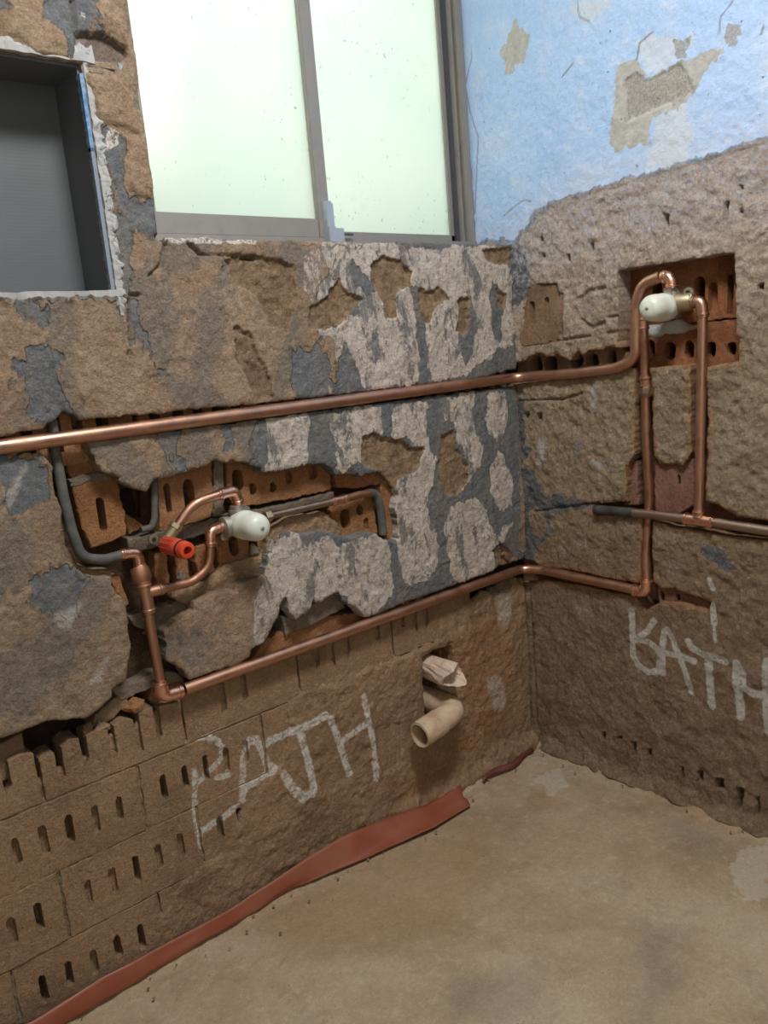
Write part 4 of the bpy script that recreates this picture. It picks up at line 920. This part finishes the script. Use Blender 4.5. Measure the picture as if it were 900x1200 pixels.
# bare jamb filler and mortar between frame and painted wall
slab('jamb_filler', 'R', [(.100, 1.2), (.118, 1.2), (.116, 1.4), (.120, 1.7), (.118, 2.1), (.106, 2.1), (.104, 1.5), (.101, 1.3)], -.004, .006, 'mortar', wall_right, .004, 60)
boxes('window_ledge', [((WX0, .01, WZ0 - .03), (0, .13, WZ0 - .008))], 'mortar', wall_left)

# ================================================================== TILED NICHE
nc = empty('wall_niche', (-1.09, .03, NZ0), 'charcoal tiled wall niche with ragged white filler edge, left of the window', 'niche')
kid(boxes('back_panel', [((NX0 - .01, .098, NZ0 - .01), (NX1 + .008, .108, NZ1 + .01))], 'niche_tile'), nc)
kid(boxes('side_panel', [((NX1, .006, NZ0), (NX1 + .008, .099, NZ1))], 'niche'), nc)
kid(boxes('side_panel', [((NX0 - .008, .006, NZ0), (NX0, .099, NZ1))], 'niche'), nc)
kid(boxes('top_panel', [((NX0 - .008, .006, NZ1), (NX1 + .008, .099, NZ1 + .008))], 'niche'), nc)
kid(boxes('bottom_panel', [((NX0 - .008, .006, NZ0 - .008), (NX1 + .008, .099, NZ0))], 'niche'), nc)
bm = bmesh.new()
def strip(bm, s0, z0, s1, z1, w0, d, axis):
    n = 160; prev = None
    for i in range(n + 1):
        t = i / n; s = s0 + (s1 - s0) * t; z = z0 + (z1 - z0) * t
        nz_ = [float(fbm(np.array(t * 7.0 + w0 * 900), np.array(q_ * 3.3), f_, 4, q_)) - .5 for q_, f_ in ((1, 4), (2, 5), (3, 3))]
        o1 = nz_[0] * .003; o2 = w0 * (1 + nz_[1] * 1.9); dz = d + nz_[2] * .006
        q = [(o1, d + .006), (o1 + .002, dz - .001), (o2 * .55, dz - .001 - nz_[0] * .004), (o2, dz + .002), (o2 + .001, d + .012)]
        row = [bm.verts.new((s + a, b, z) if axis == 's' else (s, b, z + a)) for a, b in q]
        if prev:
            for j in range(4): bm.faces.new((prev[j], prev[j + 1], row[j + 1], row[j]))
        prev = row
strip(bm, NX1 + .005, NZ0 - .02, NX1 + .005, NZ1 + .025, .016, -.004, 's')
strip(bm, NX0 - .02, NZ0 - .003, NX1 + .02, NZ0 - .003, -.011, -.004, 'z')
strip(bm, NX0 - .02, NZ1 + .004, NX1 + .024, NZ1 + .004, .020, -.004, 'z')
kid(ob('filler_edge', bm, 'filler'), nc)
bm = bmesh.new()
for a, b, w in ((NZ1 - .01, NZ1 - .115, .009),):
    n = 50; prev = None
    for i in range(n + 1):
        z = a + (b - a) * i / n; ww = w * (.75 + .9 * (float(vnoise(np.array(i * .45), np.array(2.0), 4)) - .5)) * (1 - .5 * i / n)
        row = [bm.verts.new((NX1 - .0008, -.0035, z)), bm.verts.new((NX1 - .0008, .002 + ww, z))]
        row.insert(0, bm.verts.new((NX1 + .004, -.0055, z)))
        if prev:
            for j in range(2): bm.faces.new((prev[j], prev[j + 1], row[j + 1], row[j]))
        prev = row
kid(ob('blue_edge', bm, 'blue_strip'), nc)
M['pale_edge'] = simple('pale_chipped_edge', (0.30, 0.35, 0.41), 0.8, 0, 0.3, 160, 0.4, 0.3, (0.16, 0.24, 0.36), 0.8)
bm = bmesh.new(); prev = None
for i in range(121):
    z = NZ1 - .11 + (NZ0 - NZ1 + .11) * i / 120; ww = .0045 * (1 + 1.6 * (float(vnoise(np.array(i * .5), np.array(7.0), 4)) - .5))
    row = [bm.verts.new((NX1 + .004, -.0055, z)), bm.verts.new((NX1 - .0008, -.0035, z)), bm.verts.new((NX1 - .0008, .001 + ww, z))]
    if prev:
        for j in range(2): bm.faces.new((prev[j], prev[j + 1], row[j + 1], row[j]))
    prev = row
kid(ob('pale_edge', bm, 'pale_edge'), nc)
bm = bmesh.new()
zz = [(128, 135), (124, 160), (131, 180), (128, 200), (136, 220), (131, 235), (137, 250), (138, 275), (140, 330), (148, 360), (138, 375), (131, 350)]
for i, (x, y) in enumerate([(113, 150), (117, 170), (119, 188), (122, 205), (125, 225), (128, 240), (131, 262), (134, 290), (138, 320), (140, 350), (141, 362)]):
    p = L(x, y); rr = random.uniform(.006, .011)
    m_ = bmesh.ops.create_icosphere(bm, subdivisions=2, radius=rr)
    for v in m_['verts']:
        v.co = Vector((v.co.x * .7 + p[0], v.co.y * .5 - .001, v.co.z * 1.5 + p[2])) + Vector((random.uniform(-.0025, .0025), random.uniform(-.002, .002), random.uniform(-.003, .003)))
kid(ob('filler_lumps', bm, 'filler'), nc)
# grey packing strips beside the niche
pk = empty('packing_strip', tuple(L(118, 78)), 'two dark slate packing strips wedged beside the niche top corner', 'packing strip')
for a, b in (((101, 76), (134, 83)), ((102, 83), (129, 90))):
    p, q = L(*a), L(*b); kid(boxes('strip', [((p[0], -.004, q[2]), (q[0], .012, p[2] - .001))], 'alu_dark', None, .001), pk)
p = L(142, 86)
bm = bmesh.new(); v = [bm.verts.new(c) for c in ((p[0] - .004, -.002, p[2] + .014), (p[0] + .006, .0, p[2] + .012), (p[0] + .008, .004, p[2] - .018), (p[0] + .002, .004, p[2] - .016), (p[0] - .004, .006, p[2] + .014), (p[0] + .006, .008, p[2] + .012), (p[0] + .008, .012, p[2] - .018), (p[0] + .002, .012, p[2] - .016))]
for f in ((0, 1, 2, 3), (7, 6, 5, 4), (0, 4, 5, 1), (1, 5, 6, 2), (2, 6, 7, 3), (3, 7, 4, 0)): bm.faces.new([v[i] for i in f])
tag(ob('plaster_flake', bm, 'alu_light'), 'pale green plaster flake hanging at the window reveal edge', 'flake')

# ================================================================== PLUMBING
def lp(x, y, d=0.0): return tuple(L(x, y, d))
def rp(x, y, d=0.0): return tuple(R(x, y, d))
# 1 long upper pipe round the corner and up into the right valve
up = empty('copper_pipe', (-.6, 0, .91), 'long upper copper pipe crossing both walls and arching over into the right valve', 'pipe', 'copper water pipes')
path = [(-1.9, -.003, .9105), (-.9, -.002, .9115), (-.002, -.002, .9110), (-.002, -.17, .9150), (-.004, -.262, .9215), (-.004, -.309, .937), (-.004, -.313, 1.04), (-.004, -.326, 1.080), (-.004, -.366, 1.0895)]
pipe('pipe', path, .0112, 'copper', up, [.1, .1, .045, .1, .05, .035, .05, .05, 0])
fitting('elbow', [rp(776, 325, -.004), rp(783, 324, -.004), rp(786.5, 330, -.004), rp(787, 338, -.004)], .0098, 'copper_bright', up, .012)
# 2 lower pipe round the corner
lo = empty('copper_pipe', (-.5, 0, .46), 'lower copper pipe from the left riser elbow round the corner to the right riser elbow', 'pipe', 'copper water pipes')
pipe('pipe', [lp(216, 808, -.001), (-.02, -.002, .4625), (-.004, -.05, .4625), tuple(R(744, 691, -.004))], .0108, 'copper', lo, .05)
fitting('elbow', [rp(742, 691, -.004), rp(757, 693.5, -.004), rp(757.5, 678, -.004)], .0108, 'copper_bright', lo, .014)
fitting('elbow', [lp(187, 797, -.001), lp(191, 816, -.001), lp(213, 809.5, -.001)], .0098, 'copper_bright', lo, .014)
# 3 right riser
ri = empty('copper_pipe', rp(757, 560), 'right copper riser from underneath the right valve down to the bottom elbow', 'pipe', 'copper water pipes')
pipe('pipe', [rp(753.5, 368, .004), rp(756, 440, .004), rp(757.5, 520, .004), rp(761, 585, .012), rp(759, 615, .012), rp(756.5, 650, .004), rp(757.5, 682, -.003)], .0092, 'copper_dull', ri, .06)
fitting('coupling', [rp(753.2, 371, .004), rp(753.8, 388, .004)], .0092, 'copper', ri)
fitting('coupling', [rp(756.4, 440, .004), rp(757, 455, .004)], .0096, 'copper_dull', ri)
bm = bmesh.new(); c = R(757.5, 459, .002)
tube(bm, [(.004, c[1], c[2] + .012), (.004, c[1], c[2] + .006), (.002, c[1], c[2] - .004), (.002, c[1], c[2] - .010)], [.010, .0165, .0145, .0098], 8)
kid(ob('pipe_clip', bm, 'steel_pipe'), ri)
# 4 right drop
dr = empty('copper_pipe', rp(820, 480), 'straight copper drop pipe from the right side of the right valve to the tee', 'pipe', 'copper water pipes')
pipe('pipe', [rp(823.5, 366, .0), rp(821.5, 470, .0), rp(819, 600, -.002)], .0094, 'copper', dr)
fitting('elbow', [rp(811, 353, .0), rp(822, 353.5, .0), rp(824, 372, .0)], .0094, 'copper', dr, .014)
# 5 right horizontal
ho = empty('copper_pipe', rp(800, 610), 'short horizontal copper pipe with blackened left end and tee, leaving at right edge', 'pipe', 'copper water pipes')
pipe('pipe', [rp(742, 600.5, -.002), rp(820, 609.5, -.003), rp(900, 622, -.003), tuple(Vector(R(900, 622, -.003)) + Vector((0, -.5, -.012)))], .0094, 'steel_pipe', ho)
pipe('black_end', [rp(697, 597, -.004), rp(742, 600.5, -.002)], .0100, 'black_pipe', ho)['label'] = 'blackened pipe end'
fitting('tee', [rp(802, 607.5, -.003), rp(820, 609.8, -.003), rp(837, 612.3, -.003)], .0098, 'copper_bright', ho)
fitting('tee_branch', [rp(819.5, 609, -.003), rp(819, 597, -.002)], .0096, 'copper', ho)
# 6 right valve
AX = R(782, 360, 0.0)
vr = empty('mixer_valve', (0, AX[1], AX[2]), 'concealed mixer valve with white cap in the square brick recess of right wall', 'valve', 'concealed mixer valves')
lathe('valve_body', (.03, AX[1], AX[2]), (-1, 0, 0), [(0, .020), (.004, .023), (.030, .023), (.034, .020)], 'nickel', vr)
CAPP = [(0, .0225), (.002, .0255), (.018, .026), (.022, .0262), (.023, .0255), (.045, .0253), (.058, .0235), (.066, .019), (.070, .012), (.0715, .005), (.0717, .001)]
lathe('cap', (0, AX[1], AX[2]), (-1, 0, 0), CAPP, 'cap', vr, 40)
lathe('screw', (-.069, AX[1], AX[2]), (-1, 0, 0), [(0, .0035), (.003, .0035), (.004, .002)], 'nickel', vr, 12)
c = R(787, 345, .004); hexnut('union_nut', (.002, c[1], c[2] + .004), (0, 0, 1), .0145, .016, 'nickel', vr)
lathe('inlet_port', (.004, c[1], AX[2] + .008), (0, 0, 1), [(0, .015), (.020, .015), (.021, .012)], 'nickel', vr)
lathe('side_port', (.004, AX[1], AX[2] + .006), (0, -1, 0), [(0, .018), (.028, .018), (.031, .0165), (.046, .0165), (.05, .013)], 'brass', vr)
hexnut('union_nut', (.002, rp(808, 352)[1], AX[2] + .008), (0, 1, 0), .0135, .014, 'brass', vr)
c = R(807, 343, .018)
lathe('fixing_lug', (.020, c[1], c[2]), (-1, 0, 0), [(0, .010), (.004, .010)], 'nickel', vr, 16)
lathe('lug_hole', (.0155, c[1], c[2]), (-1, 0, 0), [(0, .0045), (.001, .0045)], 'rubber', vr, 12)
# 7 left valve
AL = L(282, 614, 0.0)
vl = empty('mixer_valve', (AL[0], 0, AL[2]), 'concealed mixer valve with white cap in ragged cavity on window wall', 'valve', 'concealed mixer valves')
lathe('valve_body', (AL[0], .022, AL[2]), (0, -1, 0), [(0, .019), (.004, .022), (.022, .022), (.026, .019)], 'nickel', vl)
lathe('cap', (AL[0], 0, AL[2]), (0, -1, 0), [(q * .98, w * .98) for q, w in CAPP], 'cap', vl, 40)
lathe('screw', (AL[0], -.068, AL[2]), (0, -1, 0), [(0, .0035), (.003, .0035), (.004, .002)], 'nickel', vl, 12)
lathe('side_port', (AL[0], .002, AL[2]), (-1, 0, 0), [(0, .0165), (.022, .0165), (.023, .0185), (.034, .0185), (.036, .013)], 'nickel', vl)
lathe('outlet_port', (AL[0], .002, AL[2] + .002), (1, 0, 0), [(0, .0165), (.026, .0165), (.028, .012), (.040, .012)], 'brass', vl)
lathe('inlet_port', (AL[0] - .002, .002, AL[2]), (0, 0, 1), [(0, .0155), (.026, .0155), (.0265, .013), (.034, .013), (.035, .010)], 'nickel', vl)
c = L(263, 629, 0)
lathe('fixing_lug', (c[0], .004, c[2]), (0, -1, 0), [(0, .007), (.004, .007)], 'nickel', vl, 14)
c2 = L(290, 598, .0)
lathe('fixing_lug', (c2[0], .006, c2[2]), (0, -1, 0), [(0, .007), (.004, .007)], 'nickel', vl, 14)
# 8 left riser with tee
lr = empty('copper_pipe', lp(176, 740), 'left copper riser with tee standing in the narrow vertical chase', 'pipe', 'copper water pipes')
pipe('pipe', [lp(172, 708, .0), lp(179, 750, .0), lp(188, 800, -.001)], .0082, 'copper_dull', lr)
fitting('tee', [lp(168, 682, .0), lp(171, 698, .0), lp(174.5, 718, .0)], .0088, 'copper', lr)
fitting('tee_branch', [lp(171, 695, .0), lp(191, 690, .0)], .0078, 'copper', lr)
bm = bmesh.new(); a, b = Vector(lp(162, 664, .012)), Vector(lp(168.5, 684, .004)); tube(bm, [a, a.lerp(b, .2), a.lerp(b, .75), b], [.013, .0155, .0155, .011], 20)
kid(ob('reducer', bm, 'copper_dull', None, True), lr)
fitting('elbow', [lp(141, 650, .012), lp(161, 647, .012), lp(164.5, 666, .012)], .0078, 'copper_bright', lr, .012)
# 9 loop from tee up to the left port
lo2 = empty('copper_pipe', lp(235, 672), 'copper loop curving from the left riser tee up to the left valve side', 'pipe', 'copper water pipes')
pipe('pipe', [lp(190, 690, .0), lp(226, 682, -.002), lp(245, 664, -.003), lp(247, 634, -.003)], .0075, 'copper_dull', lo2, .05)
fitting('elbow', [lp(246.8, 640, -.003), lp(246, 623, -.003), lp(260, 617, .0)], .0078, 'copper_bright', lo2, .012)
# 10 upper bent pipe
ub = empty('copper_pipe', lp(235, 585), 'bent copper pipe rising from the brass elbow over to the left valve top', 'pipe', 'copper water pipes')
pipe('pipe', [lp(205, 620, .002), lp(226, 590, -.002), lp(264, 577.5, -.003)], .0078, 'copper', ub, .06)
fitting('elbow', [lp(256, 580, -.003), lp(275, 574.5, -.003), lp(279, 590, .0)], .0080, 'copper_bright', ub, .011)
# 11 brass wall elbow with red plug
be = empty('brass_elbow', lp(190, 635), 'small brass wall-plate elbow behind the red plug in left cavity', 'fitting')
bm = bmesh.new(); tube(bm, fillet([lp(205, 619, .003), lp(193, 636, .006), tuple(Vector(lp(193, 636, .006)) + Vector((0, -.022, 0)))], .012), .0105, 16)
kid(ob('elbow_body', bm, 'brass', None, True), be)
hexnut('union_nut', Vector(lp(206, 617, .002)), Vector(lp(215, 604, 0)) - Vector(lp(200, 626, 0.002)), .0115, .009, 'brass', be)
c = L(180, 632, .010); lathe('fixing_lug', (c[0], .014, c[2]), (0, -1, 0), [(0, .008), (.005, .008)], 'brass', be, 16)
lathe('lug_hole', (c[0], .0085, c[2]), (0, -1, 0), [(0, .0035), (.001, .0035)], 'rubber', be, 12)
pb = L(192, 637.5, 0.0)
rpz = empty('test_plug', (pb[0], -.02, pb[2]), 'red plastic pressure test plug screwed into the brass elbow', 'plug')
bm = bmesh.new(); rings = tube(bm, [(pb[0], q, pb[2]) for q in (-.006, -.008, -.054, -.060, -.063, -.066, -.068, -.080, -.082)], [.0125, .0135, .0145, .0138, .0115, .0115, .0142, .0136, .0122], 16, False)
bm.faces.new(rings[0][::-1])
r2 = [[bm.verts.new((pb[0] + math.cos(2 * math.pi * k / 16) * w, q, pb[2] + math.sin(2 * math.pi * k / 16) * w)) for k in range(16)] for q, w in ((-.083, .0070), (-.062, .0062))]
def order(ring, c):
    return sorted(ring, key=lambda v: math.atan2(v.co.z - c[2], v.co.x - c[0]))
ra = order(rings[-1], pb); rb = order(r2[0], pb); rc_ = order(r2[1], pb)
for a, b in ((ra, rb), (rb, rc_)):
    for k in range(16): bm.faces.new((a[k], a[(k + 1) % 16], b[(k + 1) % 16], b[k]))
bm.faces.new(rc_)
kid(ob('plug_body', bm, 'red', None, True), rpz)
bm = bmesh.new()
for k in range(12):
    t = 2 * math.pi * k / 12; x = pb[0] + math.cos(t) * .0138; z = pb[2] + math.sin(t) * .0138
    tube(bm, [(x, -.012, z), (x, -.052, z)], .0009, 6)
kid(ob('grip_ribs', bm, 'red'), rpz)
bm = bmesh.new(); rg = []
for k in range(24):
    t = 2 * math.pi * k / 24; c = Vector((math.cos(t), 0, math.sin(t)))
    rg.append([bm.verts.new(Vector((pb[0], -.0645, pb[2])) + c * (.0134 + .0018 * math.cos(q * math.pi / 3)) + Vector((0, .0018 * math.sin(q * math.pi / 3), 0))) for q in range(6)])
for k in range(24):
    for q in range(6): bm.faces.new((rg[k][q], rg[k][(q + 1) % 6], rg[(k + 1) % 24][(q + 1) % 6], rg[(k + 1) % 24][q]))
kid(ob('sealing_ring', bm, 'rubber', None, True), rpz)
# 12 outlet pipe to the right with dark tube
ot = empty('copper_pipe', lp(370, 592), 'dull brown copper pipe leading right from the left valve to a dark bent tube', 'pipe', 'copper water pipes')
pipe('pipe', [lp(312, 605.5, .002), lp(398, 586, .004)], .0068, 'steel_pipe', ot)
fitting('coupling', [lp(388, 588, .004), lp(406, 584, .005)], .0072, 'copper_bright', ot)
pipe('pipe_end', [lp(404, 584.5, .005), lp(420, 580, .008), lp(434, 578, .012)], .0075, 'copper_dull', ot)
hexnut('union_nut', Vector(lp(314, 605, .002)), (1, 0, 0), .0105, .012, 'brass', ot)
t1 = empty('conduit_tube', lp(446, 600, .015), 'dark bent tube stub at the right end of the left cavity', 'tube', 'grey conduit tubes')
pipe('tube', [lp(430, 578, .013), lp(441, 578, .015), lp(446, 596, .016), lp(449, 626, .017)], .0088, 'grey_tube', t1, .025)
t2 = empty('conduit_tube', lp(80, 600, .012), 'long dark grey bent tube down the left side of the cavity', 'tube', 'grey conduit tubes')
pipe('tube', [lp(61, 492, .022), lp(65, 530, .018), lp(74, 580, .014), lp(84, 622, .012), lp(96, 654, .012), lp(122, 656, .012), lp(146, 649.5, .012)], .0080, 'grey_tube', t2, .05)
t3 = empty('conduit_tube', lp(181, 590, .02), 'short upright grey tube stub between the two broken bricks', 'tube', 'grey conduit tubes')
pipe('tube', [lp(181, 555, .024), lp(181, 608, .024), lp(178, 618, .024), lp(165, 621, .024)], .0056, 'grey_tube', t3, .01)

# ================================================================== WASTE PIPES
we = empty('waste_pipe', lp(515, 840), 'muddy plastic waste pipe elbow pointing left, lower of two at the wall hole', 'pipe', 'plastic waste pipes')
e0 = Vector((-.318, .09, .212)); e1 = Vector((-.305, -.045, .205)); 
mouth = Vector((-.420, -.041, .206))
bm = bmesh.new(); P = fillet([(-.312, .09, .222), (-.307, -.040, .221), mouth + Vector((.055, 0, .006))], .045, 10); tube(bm, P, .0265, 24, False)
kid(ob('elbow', bm, 'pvc', None, True), we)
bm = bmesh.new(); a = mouth + Vector((.062, 0, .007)); dirv = (mouth - a).normalized()
oring = tube(bm, [a, a + dirv * .001, mouth + Vector((.001, 0, 0)), mouth], [.0262, .0285, .0285, .0275], 24, False)
iring = tube(bm, [mouth - dirv * .05, mouth - dirv * .049, mouth - dirv * .001, mouth], [.0235, .0235, .0238, .0238], 24, False)
for k in range(24): bm.faces.new((oring[-1][k], oring[-1][(k + 1) % 24], iring[-1][(k + 1) % 24], iring[-1][k]))
sock = kid(ob('socket', bm, 'pvc', None, True), we)
bm = bmesh.new(); q = mouth - dirv * .045; tube(bm, [q, q - dirv * .002], [.0236, .0236], 24); kid(ob('dark_inside', bm, 'pvc_in'), we)
ws = empty('waste_pipe', lp(515, 790), 'muddy waste pipe stub stuffed with crumpled wrap, upper of two', 'pipe', 'plastic waste pipes')
s0v = Vector((-.318, .06, .312)); s1v = Vector((-.314, -.035, .305))
bm = bmesh.new(); tube(bm, [s0v, s0v.lerp(s1v, .5), s1v], [.023, .0235, .0245], 24, True); kid(ob('pipe', bm, 'pvc', None, True), ws)
bm = bmesh.new(); n = 28; prev = None
for i in range(9):
    t = i / 8; row = []
    for k in range(n):
        th = 2 * math.pi * k / n
        rr = [.0262, .0268, .0272, .0280, .0290, .0285, .022, .013, .005][i]
        wv = 1 + (.04 + .13 * (i / 8)) * math.sin(3 * th + i * .8) + random.uniform(-.05, .05)
        yy = [.035, .015, -.005, -.025, -.044, -.053, -.046, -.026, -.020][i] + random.uniform(-.003, .003) + .010 * math.sin(2 * th + .6) * (i > 2)
        base = Vector((-.3145, 0, .305))
        row.append(bm.verts.new((base.x + math.cos(th) * rr * wv, yy, base.z + math.sin(th) * rr * wv * (.86 if i > 3 else 1))))
    if prev:
        for k in range(n): bm.faces.new((prev[k], prev[(k + 1) % n], row[(k + 1) % n], row[k]))
    prev = row
bm.faces.new(prev)
kid(ob('crumpled_wrap', bm, 'bag', None, False), ws)['label'] = 'crumpled pale wrap in the pipe mouth'
pc([(514, 752), (530, 748), (534, 792), (520, 792)], (), .05, 'brick_red')

# ================================================================== RED SHEET
top = [(20, 1207), (40, 1197), (115, 1150), (190, 1110), (270, 1067), (340, 1020), (380, 994), (412, 976), (438, 967), (481, 950), (519, 938), (538, 921)]
bot = [(40, 1214), (65, 1199), (120, 1166), (200, 1123), (260, 1088), (340, 1042), (380, 1029), (412, 1016), (438, 1004), (481, 985), (507, 973), (549, 948)]
tp = [L(x, y, -.004) for x, y in top]; bp = [F(x, y, .002) for x, y in bot]
tp = [np.array([-1.9, -.004, .03])] + tp; bp = [np.array([-1.9, -.02, .002])] + bp
bm = bmesh.new(); prev = None; N = 120; m_ = 10
tx = np.array([p[0] for p in tp]); tzz = np.array([p[2] for p in tp]); bx = np.array([p[0] for p in bp]); by = np.array([min(p[1], -.012) for p in bp])
for i in range(N + 1):
    t = i / N; xt = tx[0] + (tx[-1] - tx[0]) * t; xb = bx[0] + (bx[-1] - bx[0]) * t; endw = max(0.0, t - .985) / .015
    z = max(.012, float(np.interp(xt, tx, tzz))); y = float(np.interp(xb, bx, by)); row = []
    for j in range(m_ + 1):
        u = j / m_
        bulge = math.sin(math.pi * u)
        px = xt + (xb - xt) * u + endw * .022 * (float(vnoise(np.array(u * 5.0), np.array(.5), 9)) - .5)
        py = -.006 + (y + .006) * u - bulge * .004 + .003 * (vnoise(np.array(px * 25.0), np.array(u * 3.0), 2) - .5)
        pz = z * (1 - u) ** 1.3 + .004 * u + .006 * (vnoise(np.array(px * 18.0), np.array(u * 2.5), 5) - .5) * bulge - bulge * .004 * min(1, z / .03) + .004
        row.append(bm.verts.new((px, float(py), float(max(pz, .003)))))
    if prev:
        for j in range(m_): bm.faces.new((prev[j], prev[j + 1], row[j + 1], row[j]))
    prev = row
sh = ob('plastic_sheet', bm, 'sheet', None, True)
sm_mod = sh.modifiers.new('thickness', 'SOLIDIFY'); sm_mod.thickness = .0012
tag(sh, 'long red plastic damp sheet strip lying along the foot of the window wall', 'sheet')
# torn scrap near the corner
bm = bmesh.new(); pts = [F(545, 908), F(570, 892), F(590, 882), F(612, 872), F(617, 880), F(600, 890), F(575, 902), F(556, 915)]
sc_t = [(-.24, -.012), (-.19, -.006), (-.13, -.010), (-.06, -.012)]
prev = None
for i in range(13):
    t = i / 12; x = -.225 + .185 * t; w = .0065 * math.sin(math.pi * min(max(t, .08), .95)) + .003
    y = -.026 + .006 * math.sin(t * 9); row = [bm.verts.new((x, y + w * .7, .010 + .003 * math.sin(t * 7) + w * .4)), bm.verts.new((x + .002, y, .009 + random.uniform(0, .004))), bm.verts.new((x, y - w * .6, .005))]
    if prev:
        for j in range(2): bm.faces.new((prev[j], prev[j + 1], row[j + 1], row[j]))
    prev = row
M['scrap'] = simple('dark_red_scrap', (0.12, 0.038, 0.026), 0.6, 0, 0.2, 30); scrap = ob('plastic_scrap', bm, 'scrap', None, True)
sm_mod = scrap.modifiers.new('thickness', 'SOLIDIFY'); sm_mod.thickness = .001
tag(scrap, 'small torn dark red plastic scrap near the room corner', 'scrap')

# ================================================================== LOOSE FRAGMENTS
def chunk(name, c, r, mat, sq=(1, 1, 1), sd=0, parent=None):
    bm = bmesh.new(); bmesh.ops.create_icosphere(bm, subdivisions=2, radius=1.0); rnd = random.Random(sd)
    ph = [rnd.uniform(0, 6) for _ in range(6)]
    for v in bm.verts:
        k = 1 + .28 * math.sin(v.co.x * 3 + ph[0]) * math.sin(v.co.y * 3 + ph[1]) + .2 * math.sin(v.co.z * 4 + ph[2]) + rnd.uniform(-.08, .08)
        v.co = Vector((v.co.x * sq[0], v.co.y * sq[1], v.co.z * sq[2])) * (r * k) + Vector(c)
    return ob(name, bm, mat, parent)
frs = [((157, 826), .016, 'brick', 'angular brick fragment just left of the left riser elbow'),
       ((118, 852), .013, 'brick_tan', 'crumbling mortar lump on top of the lower bricks, below the plaster slab edge'),
       ((102, 856), .011, 'brick_tan', 'small rounded mortar lump right of the big dark hole'),
       ((213, 676), .010, 'mortar', 'grey stone chip under the red plug'),
       ((297, 645), .010, 'mortar', 'loose grey mortar chip under the left white cap')]
for i, ((x, y), r, mt, lab) in enumerate(frs):
    o = chunk('brick_fragment', L(x, y, .026), r, mt, (1, .8, .9), i + 3); tag(o, lab, 'fragment', 'loose fragments in the wall')
bm = bmesh.new(); rnd = random.Random(11)
for i in range(150):
    if i < 70: x, y = rnd.uniform(-1.2, -.02), -abs(rnd.gauss(.03, .03)) - .015
    elif i < 125: x, y = -abs(rnd.gauss(.02, .02)) - .012, rnd.uniform(-.75, -.02)
    else: x, y = rnd.uniform(-1.0, -.1), rnd.uniform(-.7, -.1)
    r = rnd.choice([.001, .0012, .0016, .0028]) if i < 125 else .0011
    g = bmesh.ops.create_icosphere(bm, subdivisions=1, radius=r)
    for v in g['verts']: v.co = Vector((v.co.x * rnd.uniform(.8, 1.3) + x, v.co.y + y, v.co.z * .8 + r * .4 + .003))
deb = ob('debris', bm, 'brick_tan'); deb['kind'] = 'stuff'; tag(deb, 'crumbs of mortar and brick scattered along the floor edges', 'debris')
